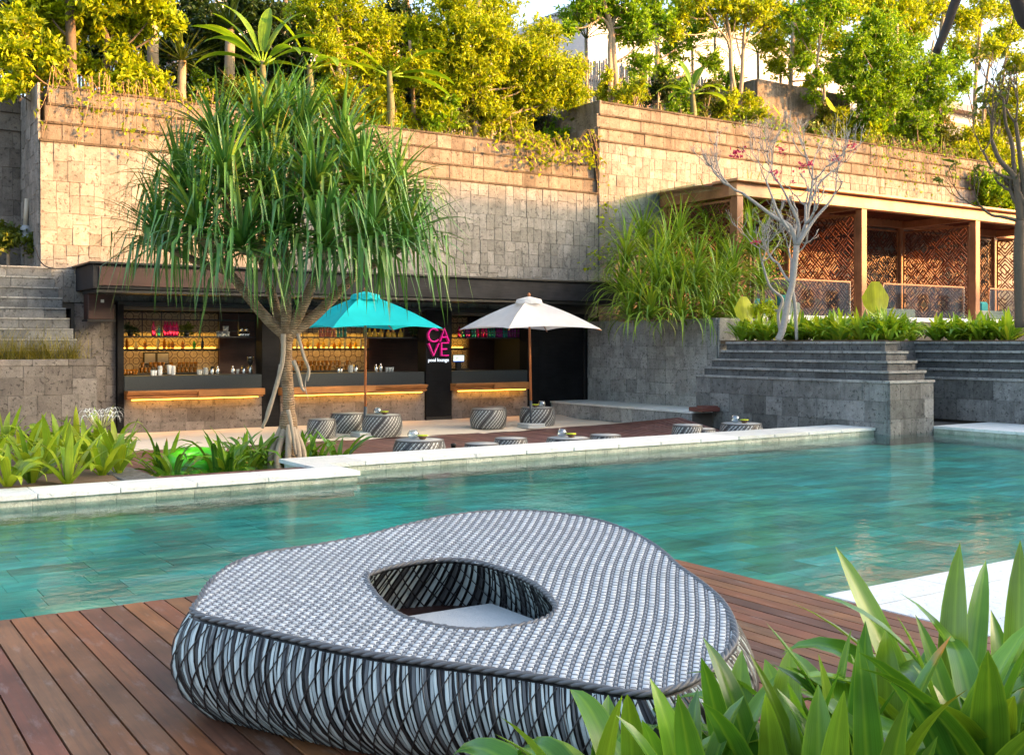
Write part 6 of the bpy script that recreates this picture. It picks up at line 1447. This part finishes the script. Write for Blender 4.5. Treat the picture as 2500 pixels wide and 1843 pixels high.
# dark inner shells
def shell(Cv, Nv, sgn, name, zlow, prof, step):
    n = len(Cv)//step; vs = []; V_ = 12
    for i in range(n):
        for j in range(V_+1): vs.append(side_pt(i*step, j/V_, -.012 if zlow < .1 else .02, Cv, Nv, sgn, zlow, prof))
    fs = [(i*(V_+1)+j, ((i+1) % n)*(V_+1)+j, ((i+1) % n)*(V_+1)+j+1, i*(V_+1)+j+1) for i in range(n) for j in range(V_)]
    m = MB().add(vs, fs); m.smooth = True; return m.build(name, M['strand_k'], DB)
hprof = lambda v: .02*math.sin(v*3.14)+.16*v
shell(OC, ON, 1, 'outer_shell', .015, None, 6); shell(HC, HN, 1, 'inner_shell', .18, hprof, 6)
def side_strand(mb, i0, lean, wd, off, Cv=OC, Nv=ON, sgn=1, zlow=.015, prof=None, v0=.03, v1=.985, n=9, wob=.0):
    per = len(Cv); vs = []; ph = rnd.uniform(0, 6)
    for j in range(n+1):
        v = v0+(v1-v0)*j/n; i = i0+lean*v+wob*math.sin(v*5+ph)
        ww = wd*(.75+.25*math.sin(math.pi*v))
        a = side_pt(i-ww/2, v, off-.0015, Cv, Nv, sgn, zlow, prof); b = side_pt(i+ww/2, v, off-.0015, Cv, Nv, sgn, zlow, prof); m = side_pt(i, v, off+.004, Cv, Nv, sgn, zlow, prof)
        vs += [a, m, b]
    mb.add(vs, [(3*j+k, 3*j+k+1, 3*j+k+4, 3*j+k+3) for j in range(n) for k in (0, 1)]); mb.smooth = True
unit = NO/OL  # samples per metre along the rim
npos = int(OL/.019); vis = []
for k in range(npos):
    i0 = k*NO/npos; c = OC[int(i0) % NO]; cw = ON[int(i0) % NO]@np.array([-c[0], -c[1], 0])
    vis.append((cw > -.2, i0))
cnt = 0; restm = {}
pat = ['strand_w', 'strand_g', 'strand_w2', 'strand_w', 'strand_k', 'strand_w', 'strand_w2', 'strand_w', 'strand_g', 'strand_w2']
for k, (v_, i0) in enumerate(vis):
    mn = pat[k % len(pat)]
    mb = MB(); side_strand(mb, i0+rnd.uniform(-.3, .3), .13*unit+rnd.uniform(-.006, .006)*unit, (.0135+rnd.uniform(-.003, .004))*unit, .001+rnd.uniform(0, .004), wob=.004*unit)
    if v_ and cnt < 250: mb.build('side_strand', M[mn], DB); cnt += 1
    else:
        r_ = restm.setdefault(mn, MB()); r_.add(mb.v, mb.f); r_.smooth = True
for mn, r_ in restm.items(): tag(r_.build('side_strands', M[mn], DB), kind='stuff')
for nm, lean, num, off in (('lattice_strands', -.20, int(OL/.07), .012), ('lattice_strands', .14, int(OL/.14), .010)):
    mb = MB()
    for k in range(num): side_strand(mb, (k+rnd.uniform(-.12, .12))*NO/num, lean*unit, .007*unit, off)
    tag(mb.build(nm, M['strand_k'], DB), kind='stuff')
uh = 360/HLn
mbs = {q: MB() for q in ('strand_w', 'strand_w2', 'strand_g')}
for k in range(int(HLn/.032)):
    q = ('strand_w', 'strand_w2', 'strand_g', 'strand_w')[k % 4]; side_strand(mbs[q], k*360/int(HLn/.032), .14*uh, .021*uh, -.004, HC, HN, 1, .18, hprof)
for q, m in mbs.items(): tag(m.build('inner_strands', M[q], DB), kind='stuff')
for lean in (-.26, .18):
    mb = MB()
    for k in range(int(HLn/.075)): side_strand(mb, k*360/int(HLn/.075), lean*uh, .0075*uh, -.014, HC, HN, 1, .18, hprof)
    tag(mb.build('inner_lattice', M['strand_k'], DB), kind='stuff')
# braided rims
def braid(Cv, Nv, name, r=.017):
    mb = MB(); n = len(Cv)
    for s in (0, 1, 2):
        P = []
        for i in range(0, n+1, 2):
            ph = i/n*2*math.pi*(n/14)+s*2.094; P.append(Cv[i % n]+Nv[i % n]*(.010*math.cos(ph)+.004)+np.array([0, 0, .006*math.sin(ph)-.004]))
        mb.tube(P, r*.62, 6, False)
    mb.build(name, M['strand_rim'], DB)
braid(OC, ON, 'outer_rim', .0135); braid(HC, HN, 'inner_rim', .012)
# top: every weave pad as geometry over a dark sheet
e1 = np.array([math.cos(math.radians(46)), math.sin(math.radians(46))]); e2 = np.array([-e1[1], e1[0]])
O2, H2 = OC[:, :2], HC[:, :2]
def inside(P, poly):
    x, y = P[:, 0][:, None], P[:, 1][:, None]; x0, y0 = poly[:, 0], poly[:, 1]; x1, y1 = np.roll(x0, -1), np.roll(y0, -1)
    c = ((y0 > y) != (y1 > y)) & (x < (x1-x0)*(y-y0)/(y1-y0+1e-12)+x0); return c.sum(1) % 2 == 1
ln_, wn_ = .037, .0215
uu = np.arange(-1.9, 1.9, ln_); vv = np.arange(-1.9, 1.9, wn_); cells = []
for j, v_ in enumerate(vv):
    for i, u_ in enumerate(uu): cells.append((u_+(.5*ln_ if j % 2 else 0), v_+.008*math.sin(u_*5), j))
cells = np.array(cells); CXY = cen[:2]+cells[:, :1]*e1+cells[:, 1:2]*e2
ok = inside(CXY, O2) & ~inside(CXY, H2)
def zpl(P): t_ = P@np.array([math.sin(YAW), math.cos(YAW)]); return .40+.0978*(t_-3.9)
for par, mat, nm in ((0, 'pad_w', 'top_weave'), (1, 'pad_g', 'top_cross_weave')):
    sel = CXY[ok & ((cells[:, 2] % 2 == par) if False else np.ones(len(cells), bool))]
    if par == 0:
        n = len(sel); odd = (cells[ok][:, 2] % 2 == 1)[:, None]; L = np.where(odd, ln_*.80, ln_*.88); Wd = np.where(odd, wn_*.52, wn_*1.22); jit = rng.normal(size=(n, 1))*.0006-np.where(odd, .0012, 0)
        V = []
        for du, dv, dz in ((-.5, -.5, -.003), (.5, -.5, -.003), (.5, .5, -.003), (-.5, .5, -.003), (-.34, -.38, .0035), (.34, -.38, .0035), (.34, .38, .0035), (-.34, .38, .0035)):
            q = sel+e1*du*L+e2*dv*Wd; V.append(np.c_[q, zpl(q)+dz+jit[:, 0]])
        V = np.stack(V, 1).reshape(-1, 3); b = np.arange(n)[:, None]*8
        F = np.concatenate([b+np.array([[4, 5, 6]]), b+np.array([[4, 6, 7]])]+[b+np.array([f]) for f in ([0, 1, 5], [0, 5, 4], [1, 2, 6], [1, 6, 5], [2, 3, 7], [2, 7, 6], [3, 0, 4], [3, 4, 7])])
    else:
        n = len(sel); L, Wd = ln_*.20, wn_*1.0; s2 = sel+e1*ln_*.5; V = []
        for du, dv, dz in ((-.5, -.5, -.002), (.5, -.5, -.002), (.5, .5, -.002), (-.5, .5, -.002), (0, -.5, .004), (0, .5, .004)):
            q = s2+e1*du*L+e2*dv*Wd; V.append(np.c_[q, zpl(q)+dz])
        V = np.stack(V, 1).reshape(-1, 3); b = np.arange(n)[:, None]*6
        F = np.concatenate([b+np.array([f]) for f in ([0, 4, 5], [0, 5, 3], [4, 1, 2], [4, 2, 5])])
    if par == 0:
        fo = np.repeat(odd[:, 0][None, :], 10, 0).ravel()
        cl = Cloud(); cl.add(V, F[~fo]); tag(cl.build(nm, M[mat], DB), kind='stuff'); cl = Cloud(); cl.add(V, F[fo]); tag(cl.build('top_binding_weave', M['pad_mid'], DB), kind='stuff')
    else: cl = Cloud(); cl.add(V, F); tag(cl.build(nm, M[mat], DB), kind='stuff')
# sheet below the pads (ring between outline and hole)
NS = 180; vs = [OC[int(i*NO/NS)]+np.array([0, 0, -.004]) for i in range(NS)]
ang = np.arctan2(OC[:, 1]-HC.mean(0)[1], OC[:, 0]-HC.mean(0)[0]); hang_ = np.arctan2(HC[:, 1]-HC.mean(0)[1], HC[:, 0]-HC.mean(0)[0])
hv = []
for i in range(NS):
    a = ang[int(i*NO/NS)]; k = int(np.argmin(np.abs(np.angle(np.exp(1j*(hang_-a)))))); hv.append(HC[k]+np.array([0, 0, -.004]))
m = MB().add(vs+hv, [(i, (i+1) % NS, NS+(i+1) % NS, NS+i) for i in range(NS)]); m.build('top_backing', M['strand_k'], DB)
hc = HC.mean(0)
MB().add([tuple(np.array([q[0], q[1], .28])) for q in (HC+HN*.17)[::6]], [tuple(range(60))]).build('inner_floor', M['brownwood'], DB)
mc = gz(1150, 1515, .32)
MB().bbox((mc[0]-.24, mc[1]-.22, .285), (mc[0]+.24, mc[1]+.2, .335), .015).build('seat_mat', M['weave_w'], DB)

# ------------------------------------------------------------------ unseen building added behind the viewer, roof steps shaped to shade the terrace
HB = thing('shade_building', 'tall white unseen building behind the deck, added and stepped to cast shade', 'building', (40, -25, 0))
for x0, x1, h in ((-30, 52.0, 16.6), (52.0, 59.7, 19.1), (59.7, 67.5, 21.2), (67.5, 165, 18.2)):
    MB().box((x0, -26.2, -1.6), (x1-.02, -25, h)).build('shade_wing', M['render'], HB); MB().box((x0, -34, -1.6), (x1-.02, -26.21, h-4)).build('rear_wing', M['render'], HB)
    MB().bbox((x0, -25.3, h-.4), (x1-.05, -24.98, h-.1), .03).build('parapet', M['render'], HB)
    z = 1.5
    while z < h-2:
        x = x0+1
        while x < x1-2.4: MB().box((x, -25.02, z), (x+1.6, -24.99, z+1.6)).build('window', M['win'], HB); x += 3.2
        z += 3.2
for r_ in ROOTS: 
    if '_w' in r_: del r_['_w']
for o in bpy.data.objects:
    if '_w' in o: del o['_w']
